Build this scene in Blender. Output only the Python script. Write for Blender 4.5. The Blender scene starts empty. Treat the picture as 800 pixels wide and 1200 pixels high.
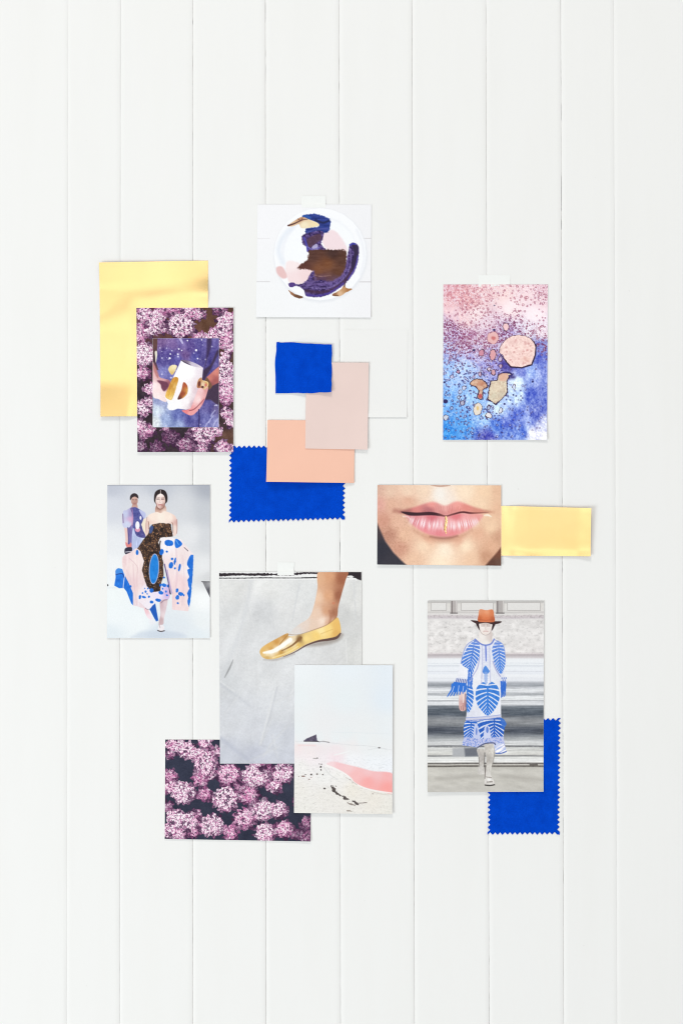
import bpy, math, random
import numpy as np

# ------------------------------------------------------------------ camera, light, exposure
S = bpy.context.scene
COL = S.collection
ZC = 1.4                                                     # height of the picture's middle above the floor, in metres

def W(px, py, mm=0.):
    """a point of the wall, given in millimetres from the top left of the framed piece, mm in front of the boards"""
    return ((px - 400) / 1000., -mm / 1000., ZC + (600 - py) / 1000.)

cam = bpy.data.cameras.new('camera'); cam_o = bpy.data.objects.new('camera', cam); COL.objects.link(cam_o)
cam.sensor_fit = 'VERTICAL'; cam.sensor_height = 36.0; cam.lens = 36.0 * 2.6 / 1.2
cam.clip_start = .05; cam.clip_end = 50
cam_o.location = (0, -2.6, ZC); cam_o.rotation_euler = (math.radians(90), 0, 0)
S.camera = cam_o
S.render.engine = 'CYCLES'
S.view_settings.view_transform = 'Standard'; S.view_settings.look = 'None'
S.view_settings.exposure = 0.075; S.view_settings.gamma = 1.0
S.cycles.filter_width = 1.05
S.cycles.max_bounces = 8; S.cycles.diffuse_bounces = 4

world = bpy.data.worlds.new('World'); S.world = world; world.use_nodes = True
bg = world.node_tree.nodes['Background']
bg.inputs['Color'].default_value = (.995, .99, .98, 1); bg.inputs['Strength'].default_value = .43   # even light of a white room

def lamp(name, loc, aim, sx, sy, power, col):
    l = bpy.data.lights.new(name, 'AREA'); l.shape = 'RECTANGLE'; l.size = sx; l.size_y = sy; l.energy = power; l.color = col
    o = bpy.data.objects.new(name, l); COL.objects.link(o); o.location = loc
    from mathutils import Vector
    o.rotation_euler = (Vector(aim) - Vector(loc)).to_track_quat('-Z', 'Y').to_euler()
    return o
lamp('skylight', (-.55, -3.0, ZC + 4.6), (0, 0, ZC), 1.3, 1.0, 96, (1.0, .975, .925))             # high, in front of the wall
lamp('side_fill', (-3.6, -3.4, ZC - 2.0), (0, 0, ZC - .6), 2.2, 2.2, 118, (.925, .98, 1.0))        # added fill, low on the left, brightens the left and lower wall
lamp('back_fill', (.35, -5.2, ZC - 1.0), (.2, 0, ZC - .7), 5.4, 4.6, 49, (.98, .995, 1.0))          # added wide fill behind the camera, for the foils to reflect
lamp('foil_reflection_lamp', (-.85, -5.1, ZC + .3), (-.2, 0, ZC), 1.1, 1.3, 2.8, (1.0, .995, .98))  # added unseen lamp that gives the large foil its pale reflection
lamp('strip_highlight_lamp', (.8, -5.1, ZC + 1.05), (.2, 0, ZC), 1.5, .9, 4.0, (1.0, .995, .98))  # added unseen lamp, mirrored as a highlight by the foil strip's lower curl
# ------------------------------------------------------------------ the printer: draws a flat print as a colour per point
def _hash(ix, iy, seed):
    h = (ix.astype(np.int64) * 374761393 + iy.astype(np.int64) * 668265263 + seed * 1442695041) & 0xFFFFFFFF
    h = ((h ^ (h >> 13)) * 1274126177) & 0xFFFFFFFF
    h = ((h ^ (h >> 16)) * 2246822519) & 0xFFFFFFFF
    return ((h ^ (h >> 15)) & 0xFFFFFF) / float(0xFFFFFF)

def vnoise(x, y, seed=0):
    ix = np.floor(x); iy = np.floor(y); fx = x - ix; fy = y - iy
    fx = fx * fx * (3 - 2 * fx); fy = fy * fy * (3 - 2 * fy)
    a = _hash(ix, iy, seed); b = _hash(ix + 1, iy, seed); c = _hash(ix, iy + 1, seed); d = _hash(ix + 1, iy + 1, seed)
    return (a * (1 - fx) + b * fx) * (1 - fy) + (c * (1 - fx) + d * fx) * fy

def fbm(x, y, seed=0, octaves=4):
    s = 0; a = .5; t = 0
    for o in range(octaves):
        s = s + a * vnoise(x * 2 ** o + 17.3 * o, y * 2 ** o - 9.1 * o, seed + o); t += a; a *= .55
    return s / t

def worley(x, y, seed=0, jit=.9):
    """nearest and second nearest jittered point, in cell units: F1, F2, the nearest point and its random value"""
    ix = np.floor(x); iy = np.floor(y)
    f1 = np.full(x.shape, 9.); f2 = np.full(x.shape, 9.); px = x.copy(); py = y.copy(); r = np.zeros(x.shape)
    for dx in (-1, 0, 1):
        for dy in (-1, 0, 1):
            cx = ix + dx; cy = iy + dy
            qx = cx + .5 + jit * (_hash(cx, cy, seed) - .5); qy = cy + .5 + jit * (_hash(cx, cy, seed + 7) - .5)
            d = np.hypot(x - qx, y - qy)
            near = d < f1
            f2 = np.where(near, f1, np.minimum(f2, d))
            px = np.where(near, qx, px); py = np.where(near, qy, py); r = np.where(near, _hash(cx, cy, seed + 13), r)
            f1 = np.where(near, d, f1)
    return f1, f2, px, py, r

def sstep(a, b, v):
    t = np.clip((v - a) / (b - a), 0, 1)
    return t * t * (3 - 2 * t)

def curve(pts, closed=True, n=5):
    p = np.array(pts, float); m = len(p); out = []
    for i in range(m if closed else m - 1):
        if closed: a, b, c, d = p[i - 1], p[i], p[(i + 1) % m], p[(i + 2) % m]
        else: a, b, c, d = p[max(i - 1, 0)], p[i], p[i + 1], p[min(i + 2, m - 1)]
        for k in range(n):
            t = k / n
            out.append(.5 * ((2 * b) + (c - a) * t + (2 * a - 5 * b + 4 * c - d) * t * t + (3 * b - a - 3 * c + d) * t ** 3))
    if not closed: out.append(p[-1])
    return np.array(out)

class Print:
    """points X, Y in millimetres of the wall; colours 0..255 as a printer would put them on paper"""
    def __init__(self, X, Y, base=(240, 240, 240)):
        self.X, self.Y = X, Y
        self.c = np.empty((X.size, 3)); self.c[:] = base
        self.view(0, 0, 1)
    def view(self, ox, oy, s):
        self.s = s; self.x = (self.X - ox) * s; self.y = (self.Y - oy) * s
    def field(self, ctrl, power=3.0, ii=None):
        x = self.x if ii is None else self.x[ii]; y = self.y if ii is None else self.y[ii]
        num = np.zeros((x.size, 3)); den = np.zeros(x.size)
        for cx, cy, col in ctrl:
            w = 1 / (((x - cx) ** 2 + (y - cy) ** 2) + (2 * self.s) ** 2) ** (power / 2)
            num += w[:, None] * np.array(col, float); den += w
        return num / den[:, None]
    def scal(self, ctrl, power=3.0):
        return self.field([(x, y, (v, v, v)) for x, y, v in ctrl], power)[:, 0]
    def blend(self, ii, m, col):
        if callable(col): col = col(ii)
        elif isinstance(col, list): col = self.field(col, ii=ii)
        col = np.asarray(col, float)
        self.c[ii] = self.c[ii] * (1 - m[:, None]) + col * m[:, None]
    def fill(self, ctrl, power=3.0):
        self.c[:] = self.field(ctrl, power)
    def _box(self, pts, pad):
        a = pts.min(0) - pad; b = pts.max(0) + pad
        return np.nonzero((self.x > a[0]) & (self.x < b[0]) & (self.y > a[1]) & (self.y < b[1]))[0]
    def sdf(self, pts, pad):
        ii = self._box(pts, pad); x = self.x[ii]; y = self.y[ii]
        d = np.full(x.shape, 1e9); ins = np.zeros(x.shape, bool); n = len(pts)
        for i in range(n):
            (ax, ay), (bx, by) = pts[i - 1], pts[i]
            ex, ey = bx - ax, by - ay; l2 = ex * ex + ey * ey + 1e-9
            t = np.clip(((x - ax) * ex + (y - ay) * ey) / l2, 0, 1)
            d = np.minimum(d, (x - ax - t * ex) ** 2 + (y - ay - t * ey) ** 2)
            if ay != by:
                ins ^= ((ay > y) != (by > y)) & (x < (bx - ax) * (y - ay) / (by - ay) + ax)
        d = np.sqrt(d)
        return ii, np.where(ins, -d, d)
    def poly(self, pts, col, smooth=True, soft=.45, rough=0, rscale=3., alpha=1., seed=0, edge=None, ewid=.6):
        """soft, rough, ewid in mm; edge: colour of an outline"""
        p = curve(pts) if smooth else np.array(pts, float)
        ii, d = self.sdf(p, (soft + rough + 1.5) * self.s)
        if not ii.size: return
        d = d / self.s
        if rough: d = d + rough * 2 * (fbm(self.X[ii] / rscale, self.Y[ii] / rscale, seed + 31, 3) - .5)
        self.blend(ii, alpha * sstep(soft, -soft, d), col)
        if edge is not None: self.blend(ii, alpha * sstep(ewid, ewid * .3, np.abs(d)), edge)
    def ell(self, cx, cy, rx, ry, col, rot=0, soft=.45, alpha=1., edge=None, ewid=.5, rough=0, seed=0):
        t = np.arange(24) * 2 * math.pi / 24; c, s = math.cos(rot), math.sin(rot)
        q = np.stack([cx + rx * np.cos(t) * c - ry * np.sin(t) * s, cy + rx * np.cos(t) * s + ry * np.sin(t) * c], 1)
        self.poly(q, col, False, soft, rough, 2., alpha, seed, edge, ewid)
    def line(self, pts, w, col, smooth=True, soft=.4, alpha=1., rough=0, seed=0):
        """w in view units: one width or one per point"""
        p = np.array(pts, float); ws = np.full(len(p), float(w)) if np.isscalar(w) else np.array(w, float)
        q = np.column_stack([p, ws]); q = curve(q, False, 4) if smooth and len(p) > 2 else q
        ii = self._box(q[:, :2], q[:, 2].max() + (soft + rough) * self.s + 1); x = self.x[ii]; y = self.y[ii]
        if not ii.size: return
        d = np.full(x.shape, 1e9)
        for a, b in zip(q[:-1], q[1:]):
            ex, ey = b[0] - a[0], b[1] - a[1]
            t = np.clip(((x - a[0]) * ex + (y - a[1]) * ey) / (ex * ex + ey * ey + 1e-9), 0, 1)
            d = np.minimum(d, np.hypot(x - a[0] - t * ex, y - a[1] - t * ey) - .5 * (a[2] + t * (b[2] - a[2])))
        d = d / self.s
        if rough: d = d + rough * 2 * (fbm(self.X[ii] / 2, self.Y[ii] / 2, seed + 5, 3) - .5)
        self.blend(ii, alpha * sstep(soft, -soft, d), col)
    def grain(self, amp, scale=1., seed=0):
        self.c += amp * 2 * (fbm(self.X / scale, self.Y / scale, seed, 2) - .5)[:, None]
    def mottle(self, amp, sx, sy, seed=0, tint=(1, 1, 1)):
        self.c += (amp * 2 * (fbm(self.X / sx, self.Y / sy, seed, 4) - .5))[:, None] * np.array(tint)
    def out(self):
        v = np.clip(self.c, 0, 255) / 255
        return np.where(v <= .04045, v / 12.92, ((v + .055) / 1.055) ** 2.4)

def hydrangeas(p, heads, cell, seed, bright=1.):
    """flower heads made of small petals: every cell of a jittered pattern is a petal of the head it lies in"""
    wx = p.X + 3.6 * (fbm(p.X / 3.4, p.Y / 3.4, seed + 3, 2) - .5); wy = p.Y + 3.6 * (fbm(p.X / 3.4, p.Y / 3.4, seed + 5, 2) - .5)
    f1, f2, qx, qy, r = worley(wx / cell, wy / cell, seed, .95)
    r2 = _hash(np.floor(qx * 7), np.floor(qy * 11), seed + 3)
    th = 6.283 * _hash(np.floor(qx * 5), np.floor(qy * 5), seed + 8); rel = (wx / cell - qx) * np.cos(th) + (wy / cell - qy) * np.sin(th)      # across the petal
    qx = qx * cell; qy = qy * cell
    best = np.full(p.X.shape, 9.); tone = np.zeros(p.X.shape); pink = np.zeros(p.X.shape); lit = np.zeros(p.X.shape)
    ox = p.X[0] - p.x[0] / p.s; oy = p.Y[0] - p.y[0] / p.s
    for hx, hy, hr, tn, pk in heads:
        X, Y, R = ox + hx / p.s, oy + hy / p.s, 1.03 * hr / p.s
        d = np.hypot(qx - X, (qy - Y) * 1.05) / R
        k = d < np.minimum(best, 1.0 + .12 * (r - .5))
        best = np.where(k, d, best); tone = np.where(k, tn, tone); pink = np.where(k, pk, pink)
        lit = np.where(k, 1.12 - .62 * d ** 2.6 + .12 * (X - qx) / R + .16 * (Y - qy) / R, lit)
    on = best < 2
    edge = sstep(.0, .26, f2 - f1)                          # 0 in the crack between petals
    pale = np.array([255, 241, 249.]); rose = np.array([222, 124, 178.]); deep = np.array([56, 26, 58.]); mid = np.array([206, 136, 178.])
    pet = rose + (pale - rose) * np.clip(.86 + .6 * (r - .5) - .8 * pink + .5 * (lit * tone - .8) + 1.0 * rel, 0, 1)[:, None]
    sh = np.clip(.81 - lit * tone, 0, 1) * 1.25
    gap = sh * 1.0 + .5 * (r2 - .45)                        # how dark the crack beside this petal is
    crack = mid + (deep - mid) * np.clip(.12 + 1.5 * gap, 0, 1)[:, None]
    dark = np.clip(1.0 * sh * (.5 + .7 * r2) + .7 * (r2 > .90) - .9 * np.minimum(rel + .12, 0), 0, .94)
    pet = pet * (1 - dark[:, None]) + deep * dark[:, None]
    col = crack + (pet - crack) * (edge * (.55 + .45 * sstep(.9, .3, f1)))[:, None]
    fl = vnoise(p.X / .95 + 3, p.Y / .95, seed + 9); col = col + (deep - col) * (.8 * sstep(.32, .2, fl))[:, None]
    fw = vnoise(p.X / 1.1 - 7, p.Y / 1.0, seed + 19); col = col + (np.array([255, 246, 250.]) - col) * (.85 * sstep(.62, .82, fw) * np.clip(lit * tone - .45, 0, .6) * 1.6)[:, None]
    col = deep + (col - deep) * np.clip(.30 + .85 * lit * tone, .30, 1)[:, None] * (1 - .55 * sstep(.86, 1.04, best))[:, None]
    col = col * bright
    p.c = np.where(on[:, None], col, p.c)

# ------------------------------------------------------------------ the prints
def print_plate(X, Y):
    p = Print(X, Y); p.view(290, 220, 5)
    p.fill([(80, 130, (243, 243, 246)), (700, 130, (240, 240, 243)), (700, 730, (241, 241, 244)), (80, 730, (242, 243, 245)), (400, 700, (243, 244, 247))])
    for y, a, b, w, c in ((297, 655, 730, 3, (206, 202, 203)), (552, 640, 730, 4, (196, 192, 194)), (551, 45, 130, 3.5, (204, 201, 204)), (297, 45, 130, 2.5, (224, 222, 224))):
        p.line([(a, y), (b, y)], w, c, False)
    p.ell(428, 398, 276, 276, (231, 233, 238), soft=2.2)                    # the plate's own photographed outline
    p.ell(425, 390, 270, 270, (247, 248, 251), soft=.5)
    p.ell(422, 386, 222, 222, (238, 240, 246), soft=2.)
    p.ell(428, 392, 216, 216, (246, 248, 251), soft=2.)
    p.line([(205, 440), (182, 360), (215, 280), (260, 235)], 26, (226, 232, 242), soft=3, alpha=.75)
    p.line([(640, 250), (672, 330), (682, 420), (660, 510)], 14, (236, 238, 244), soft=2, alpha=.8)
    p.poly([(448, 268), (505, 250), (560, 310), (578, 372), (470, 362), (440, 320)], (241, 221, 226), soft=1.6, rough=.8)
    p.poly([(232, 432), (300, 440), (385, 485), (380, 525), (320, 562), (252, 560), (226, 500)], [(260, 450, (246, 232, 233)), (340, 520, (241, 216, 218)), (280, 540, (243, 222, 224))], soft=1.4, rough=1)
    p.poly([(170, 468), (205, 464), (232, 520), (206, 532), (175, 505)], (231, 194, 194), soft=1.3)
    # the brown and purple glaze
    blue = lambda ii: np.array([38, 56, 132.]) + 60 * (fbm(X[ii] / 9 + Y[ii] / 22, Y[ii] / 1.6, 4, 3) - .5)[:, None] * np.array([1.0, 1.1, 1.5])
    p.poly([(322, 164), (345, 158), (398, 153), (440, 165), (482, 186), (484, 225), (470, 262), (440, 264), (400, 256), (352, 276), (340, 262), (345, 238), (412, 230), (414, 212), (380, 204), (350, 186), (325, 182)], blue, soft=.75, rough=1.1, rscale=1.3)
    p.poly([(322, 164), (350, 160), (372, 178), (352, 188), (326, 182)], (40, 84, 164), soft=.6)
    p.line([(398, 190), (440, 205), (474, 195)], 12, (22, 28, 66), soft=.8, alpha=.8)
    p.line([(350, 262), (400, 244), (470, 240)], 10, (82, 84, 160), soft=.8, alpha=.7)
    p.poly([(237, 221), (298, 180), (326, 172), (362, 186), (410, 206), (415, 224), (340, 238), (312, 234), (300, 214), (262, 227)], [(260, 215, (218, 186, 150)), (330, 215, (243, 231, 200)), (400, 217, (240, 222, 180)), (310, 180, (190, 140, 105))])
    p.line([(238, 222), (270, 212), (320, 190), (352, 184)], [9, 8, 5, 4], (92, 56, 56), soft=.4)
    p.line([(296, 182), (310, 192), (322, 178)], 4, (110, 74, 62), soft=.4)
    brown = lambda ii: p.field([(380, 400, (84, 52, 44)), (500, 380, (66, 40, 36)), (560, 430, (84, 52, 40)), (470, 450, (118, 72, 44)), (420, 480, (122, 76, 50)), (530, 490, (98, 60, 42)), (330, 465, (86, 48, 40)), (430, 540, (86, 58, 84)), (520, 540, (96, 66, 80))], ii=ii) + 26 * (fbm(X[ii] / 7, Y[ii] / 2, 8) - .5)[:, None]
    purple = lambda ii: np.array([72, 54, 110.]) + (fbm(X[ii] / 2.2 - Y[ii] / 5, Y[ii] / 1.5, 12, 3) - .5)[:, None] * np.array([130, 124, 150.])
    p.poly([(345, 268), (400, 254), (442, 256), (440, 300), (430, 332), (458, 362), (440, 384), (362, 384), (350, 350), (325, 330), (318, 286)], purple, soft=.75, rough=1.1, rscale=1.4)
    p.poly([(352, 300), (420, 270), (432, 300), (395, 330), (360, 350)], (86, 58, 70), soft=1.2, alpha=.8)
    p.poly([(400, 330), (412, 340), (405, 368), (376, 352)], (190, 184, 220), soft=.5, alpha=.85)
    p.line([(330, 292), (345, 330), (352, 372)], 9, (76, 70, 168), soft=.6)
    p.line([(350, 345), (380, 362), (420, 350)], 7, (120, 110, 186), soft=.6, alpha=.9)
    p.poly([(600, 332), (626, 325), (650, 350), (646, 430), (620, 500), (572, 560), (500, 612), (430, 640), (345, 634), (332, 600), (292, 576), (250, 582), (244, 560), (300, 566), (342, 548), (385, 490), (470, 500), (540, 500), (572, 450), (585, 400)], purple, soft=.75, rough=.8, rscale=1.5)
    p.poly([(362, 368), (420, 364), (500, 362), (572, 370), (578, 420), (572, 470), (545, 520), (490, 548), (420, 540), (390, 545), (384, 488), (304, 476), (296, 462), (348, 424), (356, 388)], brown, soft=1.0, rough=1.6, rscale=1.5)
    p.line([(384, 492), (396, 545), (340, 556)], 12, (104, 84, 140), soft=1., alpha=.6, rough=1.4)
    p.line([(586, 400), (582, 460), (545, 525), (480, 556), (400, 566), (310, 572)], [9, 12, 14, 12, 10, 8], (120, 98, 158), soft=.8, alpha=.6, rough=1.2)
    p.line([(600, 360), (604, 440), (575, 520), (500, 578), (420, 590), (345, 580)], [7, 9, 9, 8, 8, 6], (150, 134, 190), soft=.7, alpha=.5, rough=1.4)
    p.line([(618, 460), (580, 535), (500, 596), (420, 612), (345, 604)], 16, (70, 42, 66), soft=1.2, alpha=.75, rough=1.)
    p.line([(560, 560), (500, 606), (430, 632), (352, 630)], 12, (78, 62, 160), soft=.8, alpha=.7, rough=1.)
    p.poly([(612, 334), (632, 332), (648, 356), (644, 430), (616, 486), (606, 450), (622, 396)], (48, 36, 70), soft=.8, rough=1.)
    p.line([(600, 336), (616, 328), (628, 330)], 10, (62, 62, 160), soft=.6)
    p.line([(646, 400), (630, 470), (590, 536)], 7, (88, 74, 170), soft=.5)
    p.poly([(244, 560), (272, 556), (282, 570), (262, 584), (246, 580)], (84, 60, 130), rough=.5)
    p.line([(388, 512), (430, 520), (486, 514)], 5, (166, 128, 116), soft=.7, alpha=.6, rough=.8)
    p.poly([(495, 628), (545, 596), (570, 566), (576, 586), (612, 594), (580, 612), (538, 636)], [(510, 625, (150, 102, 70)), (560, 590, (196, 150, 104)), (590, 600, (172, 118, 72)), (540, 620, (222, 186, 150))], rough=.5)
    p.line([(572, 556), (566, 578)], 6, (80, 52, 60)); p.line([(500, 630), (530, 632)], 4, (96, 62, 44))
    p.poly([(240, 600), (275, 622), (325, 640), (302, 649), (266, 634)], [(250, 610, (160, 112, 80)), (300, 640, (110, 74, 52))], rough=.5)
    p.grain(1.5, 1.5, 2)
    return p.out()

def print_flowers(X, Y):
    p = Print(X, Y); p.view(150, 350, 5.714)
    p.fill([(540, 150, (98, 66, 48)), (560, 210, (92, 62, 46)), (450, 240, (104, 66, 56)), (600, 100, (84, 54, 46)), (80, 580, (50, 36, 46)), (150, 520, (62, 40, 52)), (80, 680, (44, 32, 44)), (250, 900, (50, 36, 46)), (400, 900, (46, 34, 44)), (130, 960, (48, 36, 44)), (670, 340, (82, 54, 48)), (660, 920, (96, 66, 54)), (640, 840, (60, 42, 46)), (600, 980, (74, 50, 48)), (70, 100, (96, 50, 66))])
    p.mottle(20, 6, 6, 3)
    heads = [(250, 865, 34, .7, .2), (290, 932, 58, .42, .3), (200, 1000, 50, .45, .3), (90, 990, 46, .55, .2), (385, 985, 62, .62, .3), (420, 905, 40, .45, .3), (500, 1005, 52, .72, .1), (640, 995, 55, .8, .1), (690, 1010, 40, .8, .1),
             (600, 78, 40, .55, .4), (640, 70, 40, .6, .3), (240, 75, 62, .72, .6), (300, 82, 42, .7, .6), (480, 108, 45, .8, .3), (420, 95, 62, .85, .4), (340, 85, 34, .7, .5), (480, 262, 50, .72, .4), (590, 245, 60, .85, .3), (540, 262, 40, .85, .2),
             (105, 105, 58, 1., .2), (90, 255, 46, .82, .5), (90, 190, 40, .75, .5), (200, 140, 68, 1., .1), (165, 205, 56, 1.04, .15), (250, 210, 30, .7, .3), (360, 182, 92, 1.05, .1),
             (655, 165, 62, 1., .2), (690, 120, 45, .9, .3), (660, 255, 58, .9, .4), (630, 312, 36, .8, .3), (690, 330, 42, 1., .1), (655, 380, 34, .8, .2),
             (110, 375, 85, 1.06, .0), (100, 500, 56, .78, .5), (150, 605, 46, .95, .2), (105, 735, 62, .95, .1), (140, 700, 40, .85, .2), (80, 860, 58, .8, .3), (145, 885, 46, .75, .4), (110, 920, 30, .7, .3),
             (640, 430, 55, 1.04, .0), (655, 530, 62, 1.04, .0), (690, 470, 40, 1., .1), (630, 600, 46, .95, .1), (665, 665, 60, .85, .5), (660, 765, 46, .92, .3), (695, 830, 44, 1., .1), (695, 600, 40, .9, .2),
             (515, 905, 82, 1.0, .1), (590, 880, 48, .98, .1), (450, 880, 30, .8, .2)]
    hydrangeas(p, heads, 3.1, 11)
    p.grain(8, 1, 5)
    return p.out()

def print_hydrangea(X, Y):
    p = Print(X, Y, (42, 46, 66)); p.view(185, 860, 4.324)
    p.mottle(12, 12, 12, 3)
    heads = [(555, 185, 45, .6, .4), (420, 270, 40, .65, .5), (755, 450, 38, .6, .3), (750, 520, 38, .58, .4), (700, 512, 30, .5, .4), (700, 350, 20, .4, .3), (60, 105, 26, .72, .5), (300, 85, 30, .8, .2), (240, 45, 42, .9, .3), (50, 370, 32, .62, .5), (50, 60, 20, .8, .4), (550, 225, 36, .7, .3),
             (65, 215, 38, .8, .6), (215, 232, 44, .78, .5), (240, 310, 42, .74, .8), (460, 312, 54, .8, .7), (590, 268, 42, .82, .3), (185, 500, 32, .74, .7), (370, 502, 44, .8, .6), (110, 512, 40, .8, .3), (200, 405, 30, .7, .3),
             (100, 52, 52, .98, .2), (150, 82, 48, .98, .2), (200, 110, 44, .95, .3), (240, 150, 66, 1., .2), (260, 200, 40, .9, .3), (62, 272, 42, .95, .4), (130, 300, 64, 1.03, .05), (360, 205, 62, .95, .6), (345, 332, 70, 1.06, .05), (490, 215, 66, 1.05, .05), (635, 202, 56, 1., .1),
             (440, 432, 60, .9, .55), (530, 388, 60, 1.05, .05), (610, 385, 48, 1., .1), (545, 500, 56, .96, .15), (640, 485, 50, .86, .5), (275, 465, 64, 1.04, .1), (160, 445, 50, 1., .1), (92, 430, 52, 1.03, .1), (60, 490, 42, .95, .2), (500, 140, 40, .9, .3)]
    hydrangeas(p, heads, 3.2, 23)
    p.grain(8, 1, 6)
    return p.out()

def print_mug(X, Y):
    p = Print(X, Y); p.view(175, 390, 8.889)
    p.fill([(130, 90, (118, 84, 150)), (250, 120, (124, 92, 166)), (200, 220, (98, 82, 168)), (330, 100, (112, 92, 172)), (430, 150, (106, 84, 166)), (520, 120, (96, 84, 168)), (380, 230, (112, 78, 150)), (300, 280, (92, 84, 176)), (150, 300, (96, 84, 166)), (170, 400, (110, 110, 190)), (480, 260, (100, 96, 186)), (560, 270, (82, 70, 150)),
            (80, 800, (206, 220, 240)), (110, 720, (150, 160, 212)), (60, 930, (232, 240, 244)), (180, 900, (150, 170, 222)), (300, 860, (104, 116, 196)), (420, 900, (92, 90, 172)), (300, 960, (140, 158, 214)), (480, 960, (90, 86, 166)), (600, 900, (112, 112, 190)), (680, 960, (140, 140, 206)), (620, 760, (92, 84, 164)), (700, 780, (86, 72, 140))], 3.5)
    p.mottle(40, 6, 12, 4, (1, 1, .8)); p.mottle(30, 1.8, 1.8, 9, (1, 1, .8))
    p.c = p.c * .82 + .18 * p.c.mean(1)[:, None] - 4
    for k in range(70):                                                     # white flecks of the dyed cloth
        a, b, c = [float(_hash(np.array([k]), np.array([j]), 5)[0]) for j in range(3)]
        x, y = 100 + 620 * a, 70 + 900 * b
        p.ell(x, y, 4 + 8 * c * c, 4 + 7 * c * c, (216, 214, 240), alpha=.4 + .4 * c, soft=.35)
    for x, y, r in ((490, 183, 12), (215, 266, 11), (400, 82, 8), (548, 75, 7), (222, 222, 8), (310, 170, 8), (340, 185, 7), (505, 270, 8), (300, 224, 9)): p.ell(x, y, r, r, (236, 234, 248), soft=.3)
    for x, y, l in ((640, 900, 60), (690, 930, 80), (600, 950, 50), (660, 840, 50)): p.line([(x + l * .5, y - l * .6), (x, y), (x - l * .3, y + l * .6)], 12, (196, 196, 234), soft=.6, alpha=.7)
    p.poly([(310, 58), (335, 58), (355, 108), (340, 112)], (206, 200, 236), soft=.4, alpha=.8)
    p.poly([(38, 58), (88, 58), (84, 180), (70, 300), (100, 390), (38, 380)], [(60, 100, (98, 66, 62)), (70, 280, (64, 44, 56)), (50, 350, (96, 62, 76))], False, soft=.5)
    p.poly([(60, 200), (80, 190), (86, 230), (76, 290), (68, 310), (64, 250)], (226, 222, 206), soft=.5)
    p.poly([(605, 58), (650, 58), (640, 160), (600, 290), (565, 400), (590, 300), (600, 180)], (56, 40, 78), soft=1.6, alpha=.9)
    p.poly([(728, 190), (690, 280), (640, 380), (600, 450), (560, 500), (560, 400), (640, 330), (700, 200)], (58, 42, 72), soft=1.4)
    p.poly([(590, 580), (728, 520), (728, 740), (640, 700), (580, 690)], (66, 48, 72), soft=1.2)
    p.poly([(735, 345), (690, 380), (600, 462), (580, 500), (640, 562), (735, 515)], [(620, 480, (206, 124, 112)), (700, 400, (214, 134, 122)), (700, 500, (168, 92, 92)), (640, 540, (150, 82, 86))], False, soft=.6)
    p.poly([(600, 465), (640, 520), (655, 560), (618, 590), (580, 520)], (120, 84, 62), soft=.6)
    # left hand
    p.poly([(34, 318), (58, 345), (104, 455), (160, 480), (214, 498), (224, 560), (190, 640), (180, 720), (100, 692), (34, 640)], [(60, 420, (232, 188, 188)), (100, 580, (250, 226, 226)), (60, 560, (252, 236, 236)), (90, 660, (250, 232, 232)), (150, 660, (246, 224, 222)), (130, 480, (214, 160, 164)), (200, 540, (150, 86, 100))], soft=.5)
    p.poly([(84, 500), (130, 500), (190, 520), (200, 560), (160, 610), (130, 580), (120, 540)], (112, 62, 84), soft=.9)
    p.poly([(40, 320), (70, 360), (100, 440), (86, 470), (50, 400)], (180, 112, 112), soft=1.2, alpha=.8)
    # right hand
    p.poly([(506, 590), (545, 570), (612, 560), (600, 640), (560, 740), (500, 820), (432, 862), (340, 812), (400, 800), (440, 760)], [(540, 600, (242, 200, 202)), (590, 600, (222, 156, 156)), (520, 700, (250, 224, 224)), (560, 720, (226, 140, 142)), (430, 840, (236, 160, 160)), (380, 820, (230, 130, 134))], soft=.5)
    p.line([(418, 812), (470, 796), (530, 740), (575, 690)], [8, 9, 8, 4], (146, 70, 80), soft=.5)
    # mug
    p.poly([(200, 372), (240, 335), (292, 345), (272, 400), (240, 440), (210, 412)], [(220, 370, (238, 216, 158)), (250, 360, (246, 232, 190)), (240, 420, (224, 190, 120))], rough=.4)
    p.poly([(335, 285), (450, 320), (562, 368), (552, 470), (500, 610), (432, 788), (385, 802), (300, 790), (252, 808), (208, 806), (188, 780), (196, 740), (164, 662), (200, 580), (250, 468)], [(330, 330, (248, 246, 250)), (420, 420, (254, 253, 254)), (350, 380, (253, 252, 254)), (400, 600, (253, 251, 252)), (400, 720, (250, 246, 248)), (545, 420, (236, 226, 234)), (520, 520, (236, 222, 228)), (488, 600, (226, 204, 212)), (446, 740, (212, 184, 194)), (230, 770, (248, 248, 252)), (300, 450, (252, 251, 253)), (300, 740, (251, 249, 251))], smooth=False, soft=.5)
    p.poly([(333, 284), (400, 290), (490, 322), (562, 366), (528, 366), (430, 342), (362, 306)], [(360, 292, (120, 104, 130)), (480, 335, (206, 196, 214)), (540, 360, (226, 214, 224))], soft=.4)
    p.line([(336, 288), (372, 310), (436, 338)], [5, 10, 4], (72, 58, 82), soft=.4)
    p.poly([(250, 470), (304, 474), (286, 560), (244, 690), (205, 694), (168, 660), (200, 570)], lambda ii: p.field([(270, 490, (212, 150, 60)), (230, 560, (196, 138, 56)), (200, 640, (226, 176, 76)), (225, 680, (240, 208, 130)), (270, 560, (232, 190, 112))], ii=ii) + 50 * (fbm(X[ii] / .9 + Y[ii] / 2.6, Y[ii] / 6, 3) - .5)[:, None], soft=.4, rough=.3)
    p.poly([(358, 515), (400, 556), (398, 630), (352, 680), (296, 692), (335, 600)], [(370, 540, (176, 86, 54)), (350, 640, (150, 68, 46)), (395, 600, (206, 140, 70)), (310, 685, (96, 52, 44)), (370, 660, (196, 120, 70))], soft=.4)
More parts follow.
